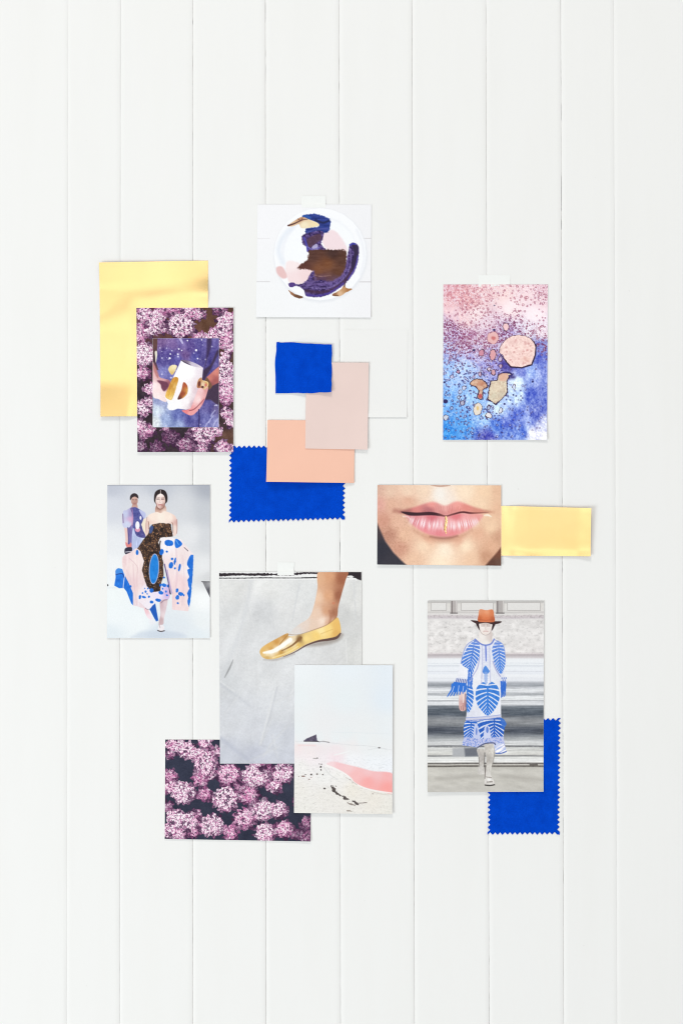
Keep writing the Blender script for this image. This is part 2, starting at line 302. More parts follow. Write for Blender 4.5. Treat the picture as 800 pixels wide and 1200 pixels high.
    p.line([(396, 590), (385, 640), (350, 680)], 7, (222, 172, 96), soft=.4)
    p.poly([(502, 520), (520, 480), (545, 468), (560, 498), (612, 512), (616, 552), (572, 592), (545, 575), (500, 572)], [(520, 510, (188, 128, 84)), (560, 540, (240, 220, 190)), (600, 530, (214, 160, 100)), (520, 560, (170, 104, 66))], soft=.4)
    p.poly([(508, 520), (532, 505), (536, 540), (516, 562)], (112, 56, 44), soft=.4); p.ell(556, 566, 14, 12, (96, 52, 50)); p.ell(590, 545, 12, 16, (214, 120, 110)); p.line([(560, 500), (606, 516), (610, 552), (574, 588)], 8, (236, 206, 150), soft=.3)
    p.line([(516, 800), (522, 870), (518, 990)], [9, 12, 12], (50, 42, 98), soft=.6)
    p.grain(7, 1, 7)
    return p.out()

def print_splash(X, Y):
    p = Print(X, Y); p.view(510, 310, 5.58)
    p.fill([(60, 150, (226, 168, 184)), (180, 205, (230, 150, 158)), (100, 240, (232, 176, 184)), (220, 250, (230, 158, 164)), (330, 180, (236, 196, 200)), (450, 190, (238, 206, 206)), (600, 180, (238, 210, 216)), (700, 150, (226, 184, 200)), (690, 240, (234, 206, 214)), (650, 330, (240, 224, 230)), (500, 290, (240, 220, 224)), (260, 320, (238, 216, 218)), (120, 330, (238, 202, 208)), (200, 370, (234, 200, 206)),
            (60, 390, (188, 162, 204)), (110, 450, (162, 140, 200)), (200, 470, (170, 128, 184)), (330, 400, (226, 204, 218)), (350, 450, (200, 170, 206)), (470, 470, (176, 164, 216)), (600, 430, (226, 224, 240)), (700, 440, (240, 230, 238)), (70, 520, (158, 180, 234)), (70, 700, (148, 188, 240)), (250, 580, (178, 176, 228)), (200, 680, (172, 200, 242)), (60, 900, (104, 166, 234)), (60, 1100, (36, 128, 220)), (180, 1060, (78, 152, 228)), (250, 850, (150, 194, 240)), (400, 650, (150, 146, 216)),
            (430, 640, (104, 100, 188)), (680, 540, (98, 112, 198)), (700, 680, (112, 128, 208)), (690, 600, (92, 104, 194)), (560, 700, (112, 124, 204)), (620, 700, (160, 184, 236)), (540, 770, (206, 226, 248)), (520, 870, (196, 220, 248)), (640, 850, (88, 108, 200)), (690, 830, (120, 136, 212)), (650, 970, (84, 100, 192)), (590, 1010, (138, 158, 224)), (540, 1000, (90, 112, 204)), (400, 1060, (84, 124, 212)), (470, 1090, (120, 148, 218)), (640, 1110, (226, 226, 242)), (560, 1100, (112, 142, 218)), (715, 1050, (214, 218, 240)), (720, 1130, (238, 236, 241)), (400, 950, (190, 216, 244)), (340, 1130, (76, 80, 176)), (300, 1000, (150, 192, 240)), (460, 1040, (100, 120, 206))], 3.6)
    k = p.scal([(100, 170, 0), (600, 250, 0), (300, 330, 0), (100, 420, .5), (700, 450, .2), (650, 600, 1), (650, 900, 1.2), (560, 1080, 1.2), (400, 1080, 1.2), (700, 1130, .8), (250, 800, .2), (80, 1000, .6), (480, 800, .6)])
    n = fbm(X / 6, Y / 10, 3, 5) - .5 + .6 * (fbm(X / 1.6, Y / 2.4, 8, 3) - .5)
    p.c += (120 * k * n)[:, None] * np.array([1., .95, .42])
    cr = sstep(400, 560, p.y); p.c += (cr * 44 * (vnoise(X / .95, Y / 1.1, 51) - .5) + cr * 40 * (fbm(X / 2.6, Y / 4.5, 53, 3) - .5))[:, None] * np.array([1., .95, .6])
    # speckle of dried bubbles, in three sizes
    red = p.scal([(100, 180, 1), (300, 180, .9), (550, 200, .8), (250, 330, .7), (650, 350, .5), (100, 450, .2), (300, 450, .35), (500, 430, .1), (200, 700, 0), (600, 600, 0), (400, 900, 0)])
    dens = p.scal([(90, 160, .9), (200, 230, 1.), (350, 180, .8), (550, 160, .6), (690, 170, .8), (600, 230, .45), (450, 280, .18), (650, 320, .12), (250, 330, .5), (110, 330, .3), (75, 390, 1.05), (130, 480, 1.3), (250, 480, 1.2), (330, 400, .6), (430, 350, .7), (520, 400, .8), (620, 430, .7), (700, 480, .7), (430, 480, .9), (300, 570, 1.1), (100, 620, .72), (250, 680, .8), (420, 650, 1.), (350, 690, .9), (100, 800, .55), (200, 850, .55), (120, 950, .5), (280, 980, .6), (420, 980, .55), (250, 1080, .5), (90, 1080, .35), (500, 900, .35), (480, 1000, .3), (600, 760, .12), (660, 650, .2), (660, 900, .1), (640, 1080, .1), (400, 1090, .3), (560, 560, .0)], 4)
    p.c += 7
    yb = sstep(520, 760, p.y)[:, None]; rim = (np.array([108, 48, 92.])[None] * (1 - yb) + np.array([58, 60, 122.])[None] * yb) * (1 - red[:, None]) + np.array([212, 110, 130.])[None] * red[:, None]
    f1, f2, qx, qy, r = worley(X / 2.3 + .5 * vnoise(X / 3, Y / 3, 2), Y / 2.3, 41, 1.)                      # fine foam: pale cells with dark seams
    fo = np.clip(1.25 * dens - .30, 0, 1) * (.18 + .82 * sstep(680, 520, p.y)) * (.55 + .45 * vnoise(X / 5, Y / 5, 12)); kp = r < .35 + .6 * dens
    pale = np.where(red[:, None] > .3, p.c * .4 + np.array([250, 232, 230.]) * .6, p.c * .4 + np.array([246, 236, 244.]) * .6)
    core = sstep(.08, .38, f2 - f1) * kp * fo; p.c = p.c * (1 - core[:, None]) + pale * core[:, None]
    seam = sstep(.26, .04, f2 - f1) * fo * (.35 + 1.1 * vnoise(X / 2.2, Y / 2.2, 8)) * (1 - .35 * red); seam = np.clip(1.0 * seam, 0, .97)
    p.c = p.c * (1 - seam[:, None]) + rim * seam[:, None]
    for cell, lo, hi, seed, amt, share in ((2.5, .20, .40, 43, .95, .62), (4.0, .15, .34, 47, .95, .6)):
        f1, f2, qx, qy, r = worley(X / cell, Y / cell, seed, 1.)
        rad = lo + (hi - lo) * r * r; keep = _hash(np.floor(qx * 9), np.floor(qy * 9), seed + 2) < dens * share * (1 - .6 * red) * (1.0 if cell > 3 else .35 + .65 * sstep(660, 520, p.y))
        w = .62 / cell
        ring = np.clip(1.15 - np.abs(f1 - rad) / w, 0, 1) * keep * amt * np.clip(.45 + dens, 0, 1)
        core = sstep(rad, rad - w, f1) * keep; lc = pale * .75 + p.c * .25
        fl = (r[:, None] <= .55) & (red[:, None] < .5); lc = np.where(fl, rim * .85 + p.c * .15, lc)
        p.c = p.c * (1 - core[:, None] * .85) + lc * core[:, None] * .85
        p.c = p.c * (1 - ring[:, None]) + rim * ring[:, None]
    hl = np.clip(dens, 0, 1) * sstep(.55, .75, vnoise(X / 1.4, Y / 1.4, 77)) * .5; p.c = p.c * (1 - hl[:, None]) + np.array([236, 232, 246.]) * hl[:, None]
    blot = sstep(.60, .74, fbm(X / 4, Y / 4, 61, 3)) * np.clip(dens - .5, 0, 1) * (red > .05)
    p.c = p.c * (1 - .6 * blot[:, None]) + (np.array([214, 92, 110.]) * red[:, None] + np.array([112, 62, 130.]) * (1 - red[:, None])) * .6 * blot[:, None]
    dark = (58, 38, 66)
    def blobs(lst):
        for x, y, rx, ry, c, ro in lst: p.ell(x, y, rx, ry, c, ro, edge=(84, 60, 84), ewid=.55, rough=1.2, seed=int(x))
    p.ell(470, 660, 60, 34, (66, 58, 150), soft=4, alpha=.75); p.ell(480, 735, 46, 16, (60, 50, 120), soft=2.5, alpha=.7)
    blobs([(460, 408, 20, 26, (236, 196, 200), 0), (372, 590, 20, 36, (220, 160, 166), 0), (300, 577, 18, 22, (206, 140, 160), .3), (68, 1000, 17, 18, (196, 204, 222), 0), (175, 905, 14, 17, (176, 176, 200), .3), (187, 808, 12, 14, (196, 204, 230), 0), (160, 832, 11, 14, (180, 196, 232), .3),
           (377, 706, 16, 17, (208, 160, 170), 0), (512, 800, 9, 17, (206, 216, 240), .2), (290, 715, 9, 16, (204, 176, 200), 0), (105, 938, 9, 11, (150, 170, 214), 0), (152, 868, 10, 11, (176, 196, 226), 0), (147, 702, 9, 10, (190, 150, 180), 0), (345, 988, 22, 17, (224, 222, 226), .2), (425, 955, 11, 20, (216, 220, 232), .4), (347, 935, 10, 14, (170, 180, 210), 0), (275, 945, 27, 42, (226, 216, 204), .2), (420, 620, 11, 15, (196, 176, 210), 0), (425, 666, 10, 13, (190, 160, 190), 0), (350, 686, 10, 11, (216, 196, 214), 0), (107, 735, 10, 9, (190, 190, 224), 0), (250, 735, 7, 9, (180, 170, 214), 0)])
    for x, y, r in ((65, 895, 16), (634, 766, 8), (508, 853, 6), (450, 912, 7), (58, 770, 8), (382, 428, 9), (385, 268, 5), (250, 560, 9)): p.ell(x, y, r, r * .8, (48, 46, 104), rough=.4)
    p.ell(375, 480, 38, 42, (228, 178, 178), rough=1.2, edge=(150, 92, 120), ewid=.6); p.ell(378, 482, 14, 12, (206, 116, 116), soft=1.2, rough=.8)
    tan = lambda c0, a, sd: (lambda ii: np.array(c0, float) + a * (fbm(X[ii] / 1.6, Y[ii] / 1.6, sd, 3) - .5)[:, None] * np.array([.8, 1.1, 1.1]))
    p.poly([(430, 525), (460, 486), (500, 468), (545, 460), (600, 472), (640, 500), (656, 540), (650, 592), (628, 652), (570, 672), (490, 668), (448, 612), (436, 588), (416, 580), (420, 548)], tan((238, 208, 202), 46, 3), smooth=False, soft=.5, rough=.9, rscale=1.6, edge=(120, 86, 104), ewid=.55)
    for k_ in range(34):
        a, b, c = [float(_hash(np.array([k_]), np.array([j]), 15)[0]) for j in range(3)]
        p.ell(540 + 95 * math.sqrt(a) * math.cos(6.28 * b), 568 + 88 * math.sqrt(a) * math.sin(6.28 * b), 4 + 5 * c, 4 + 4 * c, (208, 154, 152), alpha=.6, soft=.5)
    p.line([(424, 590), (450, 622), (490, 670), (560, 676), (628, 656), (652, 590), (656, 530), (622, 482)], [5, 7, 8, 9, 10, 9, 7, 3], (52, 36, 62), smooth=False, soft=.4, rough=.3)
    p.poly([(222, 782), (245, 756), (290, 748), (326, 770), (340, 802), (312, 818), (306, 872), (290, 882), (274, 862), (282, 828), (262, 800)], tan((204, 164, 140), 70, 5), soft=.4, rough=.9, rscale=1.6, edge=dark, ewid=.8)
    p.poly([(410, 722), (440, 706), (498, 716), (466, 756), (470, 836), (430, 884), (392, 914), (340, 880), (350, 806), (362, 762), (402, 758)], tan((214, 198, 176), 60, 6), smooth=False, soft=.4, rough=.9, rscale=1.6, edge=dark, ewid=.9)
    p.poly([(415, 724), (440, 710), (474, 718), (460, 756), (420, 760)], (220, 166, 146), soft=1.2, alpha=.7); p.ell(292, 860, 12, 14, (190, 92, 92), soft=.8); p.ell(275, 940, 8, 14, (222, 192, 130), soft=.8)
    for x, y, rx, ry, c in ((300, 780, 20, 12, (186, 120, 96)), (250, 775, 14, 10, (222, 190, 168)), (400, 800, 26, 30, (228, 212, 190)), (430, 850, 24, 22, (196, 184, 168)), (380, 860, 20, 20, (206, 200, 180)), (500, 510, 30, 20, (228, 190, 186)), (590, 620, 34, 20, (232, 196, 184)), (560, 540, 30, 22, (244, 220, 212))): p.ell(x, y, rx, ry, c, soft=2.2, rough=1.6, alpha=.55, seed=x)
    p.line([(440, 706), (480, 706), (500, 722), (480, 728)], 10, (60, 52, 112), soft=.5)
    p.c = 150 + (p.c - 150) * 1.08 + 3; kq = .30 * np.clip(red * 1.3, 0, 1)[:, None]; p.c = p.c * (1 - kq) + (p.c.mean(1)[:, None] + np.array([7, -3, -1.])) * kq; p.grain(6, 1.2, 4)
    return p.out()

def print_lips(X, Y):
    p = Print(X, Y); p.view(440, 565, 5.333)
    p.fill([(20, 40, (214, 172, 152)), (90, 60, (228, 192, 168)), (200, 60, (238, 206, 180)), (300, 60, (240, 210, 184)), (400, 80, (242, 232, 222)), (450, 110, (240, 222, 208)), (560, 60, (246, 220, 192)), (680, 60, (240, 204, 170)), (770, 60, (226, 182, 150)), (20, 140, (222, 164, 150)), (100, 140, (222, 174, 148)), (200, 120, (222, 172, 146)), (650, 130, (240, 206, 174)), (770, 170, (228, 182, 150)), (50, 240, (206, 148, 126)), (130, 250, (226, 178, 152)), (90, 330, (192, 138, 116)), (180, 330, (232, 186, 156)), (150, 410, (206, 150, 126)), (300, 400, (244, 212, 182)), (240, 480, (232, 190, 160)), (430, 430, (248, 228, 204)), (400, 495, (248, 224, 196)), (560, 400, (248, 222, 192)), (640, 320, (226, 176, 146)), (600, 470, (236, 196, 164)), (720, 280, (238, 200, 166)), (720, 400, (222, 172, 140)), (770, 340, (206, 156, 126)), (690, 460, (200, 148, 118)), (330, 350, (226, 174, 144)), (520, 360, (226, 174, 146))], 2.8)
    p.c = p.c * 1.0 + np.array([1, 3, 4.])
    st = p.scal([(80, 320, 1), (150, 420, 1), (60, 220, .6), (200, 480, .6), (300, 350, .25), (430, 430, 0), (500, 100, 0), (200, 90, .4), (650, 200, .1), (700, 430, .3)])
    p.c += 5
    p.c -= (st * 52 * np.clip(fbm(X / .9, Y / 1.1, 7, 2) - .45, 0, 1))[:, None] * np.array([.9, 1, 1])
    p.mottle(6, 3, 3, 3); p.grain(4, .9, 9)
    p.poly([(0, 235), (28, 300), (60, 370), (110, 440), (160, 490), (205, 530), (0, 530)], [(20, 420, (46, 46, 58)), (100, 500, (54, 52, 62)), (20, 300, (66, 56, 62))], smooth=False, soft=1.6)
    p.poly([(790, 395), (755, 440), (715, 485), (675, 530), (790, 530)], [(770, 450, (120, 74, 56)), (720, 510, (96, 62, 50)), (775, 500, (104, 74, 62))], smooth=False, soft=1.4)
    p.line([(345, 18), (400, 25), (462, 20)], [4, 9, 4], (186, 134, 112), soft=1.); p.line([(400, 60), (425, 115)], 46, (246, 240, 234), soft=5, alpha=.5)
    p.line([(120, 178), (180, 184), (225, 176)], 26, (176, 116, 102), soft=3, alpha=.7); p.line([(690, 184), (735, 188)], 14, (214, 160, 132), soft=2.5, alpha=.7)
    p.line([(240, 300), (300, 335), (380, 360), (440, 364), (520, 345), (600, 300)], [10, 16, 24, 26, 18, 8], (206, 152, 128), soft=3.6, alpha=.75)
    p.poly([(150, 184), (230, 160), (330, 127), (372, 126), (432, 147), (490, 124), (530, 124), (615, 156), (720, 186), (640, 196), (540, 186), (437, 210), (380, 198), (260, 200), (165, 194)], [(190, 182, (172, 106, 102)), (250, 165, (218, 128, 126)), (345, 138, (238, 150, 144)), (330, 176, (176, 98, 106)), (430, 165, (236, 166, 160)), (420, 190, (212, 132, 132)), (510, 138, (242, 158, 150)), (560, 165, (226, 134, 126)), (640, 180, (212, 134, 120)), (470, 185, (220, 132, 130)), (700, 187, (204, 144, 122))], soft=2.0, alpha=.88)
    p.poly([(186, 205), (260, 202), (350, 200), (435, 208), (520, 194), (600, 194), (668, 203), (645, 242), (588, 292), (515, 328), (440, 344), (350, 333), (280, 303), (230, 266), (205, 236)], [(230, 220, (222, 138, 144)), (300, 260, (242, 174, 180)), (400, 270, (246, 190, 194)), (480, 265, (248, 194, 196)), (560, 240, (244, 174, 174)), (620, 225, (236, 160, 154)), (300, 300, (236, 144, 150)), (400, 320, (230, 136, 142)), (480, 315, (234, 142, 144)), (560, 295, (236, 156, 152)), (350, 215, (216, 116, 126)), (500, 212, (226, 124, 130))], soft=2.2)
    # creases of the lips
    up = sstep(196, 184, p.y) * sstep(140, 158, p.y - .22 * np.abs(p.x - 437) * (np.abs(p.x - 437) > 90)) * sstep(235, 290, p.x) * sstep(630, 560, p.x)
    p.c += (up * 24 * (vnoise((p.x - 435) / 4.6 / (1 - .003 * (p.y - 200)), p.y / 40, 15) - .5))[:, None] * np.array([.8, 1, 1])
    p.c += (12 * (fbm(p.X / .8, p.Y / .8, 33, 2) - .5))[:, None] * np.array([.8, 1, 1])
    fan = (p.x - 435) / (1 + .0022 * (p.y - 205)) ; cr = vnoise(fan / 6., p.y / 80, 5); cr2 = vnoise(fan / 3.6, p.y / 50, 6)
    arc = 238 + 36 * (1 - ((p.x - 440) / 230) ** 2)
    band = np.exp(-((p.y - arc) / 26.) ** 2) * sstep(680, 600, p.x) * sstep(180, 250, p.x)
    hi = band * sstep(.38, .72, .6 * cr + .4 * cr2) * .95
    p.c = p.c * (1 - hi[:, None]) + np.array([252, 236, 240.]) * hi[:, None]
    lo = np.exp(-((p.y - arc) / 34.) ** 2) * sstep(.45, .2, cr) * .3 * sstep(680, 600, p.x) * sstep(180, 250, p.x)
    p.c = p.c * (1 - lo[:, None]) + np.array([206, 108, 124.]) * lo[:, None]
    p.poly([(158, 184), (255, 190), (340, 186), (398, 196), (437, 208), (480, 196), (540, 182), (600, 188), (705, 189), (600, 199), (540, 193), (482, 206), (436, 216), (350, 207), (250, 210), (200, 206)], [(200, 195, (50, 26, 36)), (350, 198, (56, 26, 36)), (436, 210, (120, 66, 66)), (540, 188, (84, 36, 42)), (660, 190, (142, 84, 74))], soft=.75, alpha=.95)
    p.line([(340, 340), (400, 350), (460, 348), (510, 336)], [6, 12, 12, 6], (150, 92, 82), soft=2.2, alpha=.8)
    p.line([(438, 216), (442, 244), (434, 290), (440, 322)], [8, 13, 13, 6], lambda ii: np.array([232, 192, 110.]) + np.array([1, 1, 1.5]) * 150 * (fbm(X[ii] / .9, Y[ii] / 1.6, 5, 2) - .38)[:, None], soft=.4, rough=.4)
    p.line([(434, 220), (430, 250), (427, 300)], 3, (150, 104, 60), soft=.3, alpha=.8)
    p.line([(676, 208), (700, 206), (722, 216)], [4, 12, 4], (250, 238, 220), soft=.9); p.line([(170, 214), (200, 216), (215, 232)], 8, (246, 224, 214), soft=.8, alpha=.7)
    return p.out()

def print_runway(X, Y):
    p = Print(X, Y); p.view(120, 560, 5.926)
    p.fill([(390, 55, (186, 191, 204)), (60, 60, (186, 191, 206)), (740, 60, (166, 171, 184)), (60, 200, (206, 210, 222)), (550, 200, (206, 209, 217)), (720, 250, (192, 196, 205)), (300, 200, (210, 213, 222)), (600, 400, (220, 222, 228)), (735, 450, (204, 207, 214)), (60, 450, (224, 227, 233)), (700, 620, (222, 224, 229)), (70, 620, (230, 233, 238)), (60, 820, (230, 236, 240)), (700, 850, (236, 239, 243)), (740, 700, (206, 208, 213)), (400, 1100, (208, 218, 230)), (100, 950, (230, 236, 241)), (700, 1000, (226, 231, 236)), (250, 1000, (230, 236, 241)), (60, 1095, (218, 227, 235)), (550, 1040, (216, 223, 232)), (650, 1095, (218, 226, 234))])
    p.c += np.array([4, 3, 0.]); p.c = 128 + (p.c - 128) * 1.03
    p.line([(36, 52), (748, 51)], 6, (160, 164, 176), soft=.6); p.line([(30, 764), (260, 762)], 4, (222, 227, 232), soft=1.4); p.line([(620, 742), (700, 742)], 4, (222, 226, 231), soft=1.2)
    p.poly([(225, 1092), (280, 1065), (400, 1062), (540, 1075), (560, 1112), (225, 1112)], (198, 208, 222), soft=3, alpha=.6)
    p.poly([(694, 720), (752, 722), (752, 838)], [(710, 726, (130, 130, 134)), (745, 790, (84, 84, 92)), (745, 730, (160, 160, 164))], smooth=False); p.ell(38, 745, 6, 7, (60, 60, 66)); p.line([(690, 720), (750, 722)], 5, (66, 66, 72))
    # figure behind
    p.view(135, 565, 8)
    p.poly([(165, 210), (205, 205), (210, 250), (160, 250)], (196, 156, 146)); p.ell(183, 172, 32, 46, [(175, 150, (206, 168, 156)), (195, 200, (180, 138, 128))])
    p.poly([(142, 168), (144, 130), (165, 108), (190, 105), (214, 122), (220, 152), (210, 148), (190, 136), (165, 142), (152, 160)], (48, 38, 42))
    p.line([(164, 166), (178, 166)], 5, (92, 66, 66)); p.line([(190, 166), (204, 166)], 5, (92, 66, 66)); p.line([(176, 203), (194, 203)], 5, (160, 92, 96))
    p.poly([(90, 415), (120, 420), (128, 560), (104, 575), (96, 500)], (232, 196, 190)); p.poly([(248, 380), (272, 325), (300, 370), (302, 480), (284, 500), (262, 450)], (240, 226, 206))
    p.poly([(120, 415), (175, 425), (168, 660), (100, 672), (122, 560)], lambda ii: np.array([118, 110, 166.]) + 70 * (fbm(X[ii] / 1.5, Y[ii] / 7, 3) - .5)[:, None])
    p.poly([(168, 430), (230, 470), (262, 520), (210, 650), (160, 665)], lambda ii: np.array([188, 198, 232.]) + 50 * (fbm(X[ii] / 1.5, Y[ii] / 7, 4) - .5)[:, None])
    p.poly([(76, 280), (110, 262), (158, 240), (176, 320), (140, 420), (74, 412)], [(100, 300, (196, 202, 230)), (120, 390, (204, 212, 236)), (155, 300, (160, 150, 196)), (150, 350, (214, 170, 204))]); p.line([(74, 300), (78, 380)], 8, (126, 100, 146), soft=.5)
    p.poly([(146, 250), (172, 236), (205, 240), (264, 284), (268, 340), (244, 400), (220, 440), (166, 424), (172, 330)], lambda ii: np.array([84, 88, 154.]) + 60 * (fbm(X[ii] / 2, Y[ii] / 2, 6) - .5)[:, None])
    p.line([(160, 250), (166, 330), (160, 410)], 10, (190, 130, 170), soft=.8, alpha=.7); p.poly([(225, 260), (285, 290), (280, 340), (262, 330)], (186, 192, 228), soft=.6)
    p.poly([(186, 432), (240, 396), (262, 450), (284, 495), (278, 522), (216, 512), (190, 480)], lambda ii: np.array([80, 78, 140.]) + 60 * (fbm(X[ii] / 2, Y[ii] / 2, 9) - .5)[:, None])
    p.ell(213, 446, 24, 22, (222, 150, 178), soft=.6); p.ell(211, 405, 20, 38, (244, 242, 248)); p.ell(240, 335, 9, 18, (238, 236, 246)); p.line([(120, 425), (130, 560), (118, 640)], 7, (78, 74, 136), soft=.6)
    p.poly([(100, 560), (130, 585), (152, 565), (152, 612), (108, 606)], (224, 134, 132)); p.poly([(96, 620), (158, 612), (150, 668), (96, 672)], (44, 42, 62)); p.line([(100, 655), (160, 650)], 6, (220, 216, 230), soft=.3)
    # main figure
    p.poly([(388, 220), (470, 220), (474, 300), (384, 300)], [(420, 240, (150, 104, 92)), (400, 285, (214, 176, 160)), (455, 280, (236, 210, 196))])
    p.poly([(390, 280), (430, 290), (470, 272), (550, 306), (578, 350), (584, 420), (574, 490), (546, 500), (540, 400), (440, 400), (325, 400), (316, 470), (290, 500), (286, 400), (300, 340), (322, 304)], [(430, 330, (246, 234, 222)), (350, 330, (246, 228, 216)), (520, 330, (248, 232, 220)), (330, 390, (240, 214, 202)), (300, 400, (224, 192, 184)), (576, 380, (214, 172, 166)), (555, 430, (240, 218, 208)), (565, 320, (236, 206, 196))], soft=.5)
    p.line([(312, 370), (318, 400), (318, 440)], 6, (150, 104, 90), soft=.5); p.line([(534, 378), (542, 400), (544, 470)], 6, (150, 110, 96), soft=.5); p.line([(300, 330), (290, 400), (292, 470)], 6, (200, 160, 156), soft=.5); p.line([(580, 350), (582, 430), (578, 480)], 6, (186, 140, 136), soft=.5)
    p.poly([(366, 150), (374, 100), (400, 74), (432, 68), (470, 82), (490, 124), (490, 178), (474, 200), (464, 206), (440, 214), (410, 214), (390, 206), (370, 186)], (40, 30, 32))
    p.ell(426, 178, 46, 74, [(425, 115, (250, 238, 234)), (395, 160, (240, 220, 214)), (455, 165, (228, 196, 186)), (400, 215, (226, 190, 182)), (455, 220, (172, 126, 114)), (426, 190, (248, 232, 228))], soft=.5)
    p.line([(426, 74), (426, 104)], 4, (226, 210, 206), soft=.3); p.poly([(384, 130), (400, 96), (422, 106), (400, 118)], (44, 34, 36)); p.poly([(470, 130), (455, 96), (432, 106), (450, 116)], (44, 34, 36))
    for x in (404, 448): p.line([(x - 12, 160), (x + 12, 159)], 6, (84, 58, 58), soft=.35); p.line([(x - 14, 149), (x + 13, 147)], 4, (120, 92, 88), soft=.35)
    p.line([(424, 165), (420, 190), (428, 194)], 4, (206, 168, 158), soft=.4); p.line([(408, 214), (426, 212), (444, 214)], 8, (176, 96, 100), soft=.4); p.line([(386, 200), (396, 236), (425, 252), (456, 236), (468, 200)], 5, (130, 88, 80), soft=.5)
    p.view(120, 560, 5.926)
    pink = lambda sd: (lambda ii: p.field([(160, 560, (238, 214, 216)), (220, 600, (242, 224, 222)), (200, 750, (232, 204, 208)), (260, 800, (238, 218, 218)), (240, 880, (234, 216, 222)), (440, 460, (244, 238, 242)), (450, 620, (238, 218, 220)), (540, 560, (240, 224, 224)), (540, 720, (240, 214, 216)), (590, 640, (244, 234, 236)), (500, 850, (238, 212, 214)), (580, 880, (240, 218, 218))], ii=ii) + 22 * (fbm(X[ii] / 2.2, Y[ii] / 16, sd, 3) - .5)[:, None] * np.array([.6, 1, 1]))
    bl = lambda sd: (lambda ii: np.array([26, 110, 212.]) + 46 * (fbm(X[ii] / 2.5, Y[ii] / 4, sd, 3) - .5)[:, None])
    p.poly([(286, 880), (320, 918), (350, 985), (320, 975), (300, 940)], [(300, 920, (238, 196, 204)), (330, 970, (244, 224, 232))]); p.poly([(278, 876), (310, 890), (345, 885), (325, 916), (300, 905)], (58, 56, 58))
    p.poly([(328, 910), (350, 880), (368, 868), (390, 990), (374, 998)], (22, 88, 184), smooth=False)
    p.poly([(146, 545), (200, 515), (250, 488), (296, 560), (286, 650), (306, 730), (340, 800), (330, 880), (290, 905), (240, 890), (212, 878), (186, 780), (152, 668), (138, 590)], pink(3))
    p.poly([(92, 645), (112, 627), (140, 634), (152, 668), (185, 730), (214, 800), (214, 884), (202, 872), (170, 790), (150, 764), (118, 766), (84, 748), (94, 690)], bl(4), smooth=False); p.poly([(96, 640), (112, 628), (140, 636), (138, 660), (100, 668)], (66, 138, 222), soft=.5); p.line([(158, 668), (150, 720), (146, 768)], 5, (220, 226, 244), soft=.35); p.line([(96, 672), (138, 664), (152, 690)], 5, (24, 52, 130), soft=.5)
    p.line([(190, 560), (240, 610), (250, 660)], 4, (216, 184, 190), soft=.8, alpha=.8); p.line([(215, 600), (225, 760), (240, 880)], 6, (222, 190, 196), soft=1., alpha=.6); p.line([(170, 640), (196, 700), (200, 750)], 8, (226, 202, 208), soft=1., alpha=.7)
    p.poly([(400, 418), (470, 410), (512, 424), (545, 424), (582, 472), (632, 530), (618, 680), (608, 780), (606, 900), (596, 926), (486, 915), (484, 800), (470, 740), (452, 680), (430, 600), (412, 520), (392, 455)], pink(8), smooth=False)
    p.line([(512, 480), (520, 640), (512, 760)], 9, (224, 196, 206), soft=1.2, alpha=.6); p.line([(560, 540), (568, 700), (556, 880)], 9, (226, 204, 212), soft=1.2, alpha=.6); p.line([(570, 484), (596, 508)], 4, (60, 52, 66)); p.line([(432, 600), (452, 690), (474, 800)], 8, (70, 52, 110), soft=.6, alpha=.85); p.line([(452, 640), (470, 740), (486, 800)], 5, (176, 150, 200), soft=.6)
    p.poly([(300, 738), (380, 770), (462, 735), (468, 830), (430, 852), (385, 862), (350, 886), (320, 914), (282, 882), (248, 846), (255, 800)], [(290, 820, (240, 228, 234)), (400, 800, (236, 226, 244)), (450, 800, (208, 180, 222)), (340, 870, (238, 232, 240))], rough=.4)
    brown = lambda ii: np.array([58, 40, 34.]) + 24 * (fbm(X[ii] / 3, Y[ii] / 3, 3) - .5)[:, None]
    torso = [(345, 325), (400, 313), (475, 318), (491, 408), (405, 415), (388, 450), (410, 510), (424, 600), (426, 680), (408, 740), (402, 786), (350, 792), (310, 752), (290, 690), (276, 640), (290, 580), (268, 510), (243, 492), (270, 450), (318, 390), (328, 350)]
    p.poly(torso, brown, smooth=False, rough=.5)
    ii, d = p.sdf(np.array(torso, float), 1)
    f1, f2, qx, qy, r = worley(X[ii] / 1.5, Y[ii] / 1.5, 77, 1.)
    g1, g2, sx, sy, rr = worley(X[ii] / 3.4, Y[ii] / 3.4, 79, 1.); p.c[ii] += ((rr - .45) * 50 * (d < -3))[:, None] * np.array([1.1, .8, .6])
    gold = sstep(.55, .15, f1) * (r > .5) * (.3 + rr) * (d < -3)
    tone = np.array([122, 82, 46.])[None] + (r[:, None] - .58) * 2.2 * np.array([104, 92, 84.])
    p.c[ii] = p.c[ii] * (1 - .85 * gold[:, None]) + tone * .85 * gold[:, None]
    p.poly([(330, 345), (345, 330), (356, 345), (345, 378), (328, 385)], (62, 92, 160), soft=.6, alpha=.8); p.line([(404, 440), (398, 480), (410, 540)], 8, (40, 28, 26), soft=.7)
    p.ell(243, 518, 10, 18, (34, 110, 206))
    p.ell(360, 632, 35, 107, (170, 182, 222), .06, soft=.4); p.ell(360, 632, 30, 101, lambda ii: np.array([26, 128, 216.]) + 34 * (fbm(X[ii] / 3, Y[ii] / 4, 9) - .5)[:, None], .06)
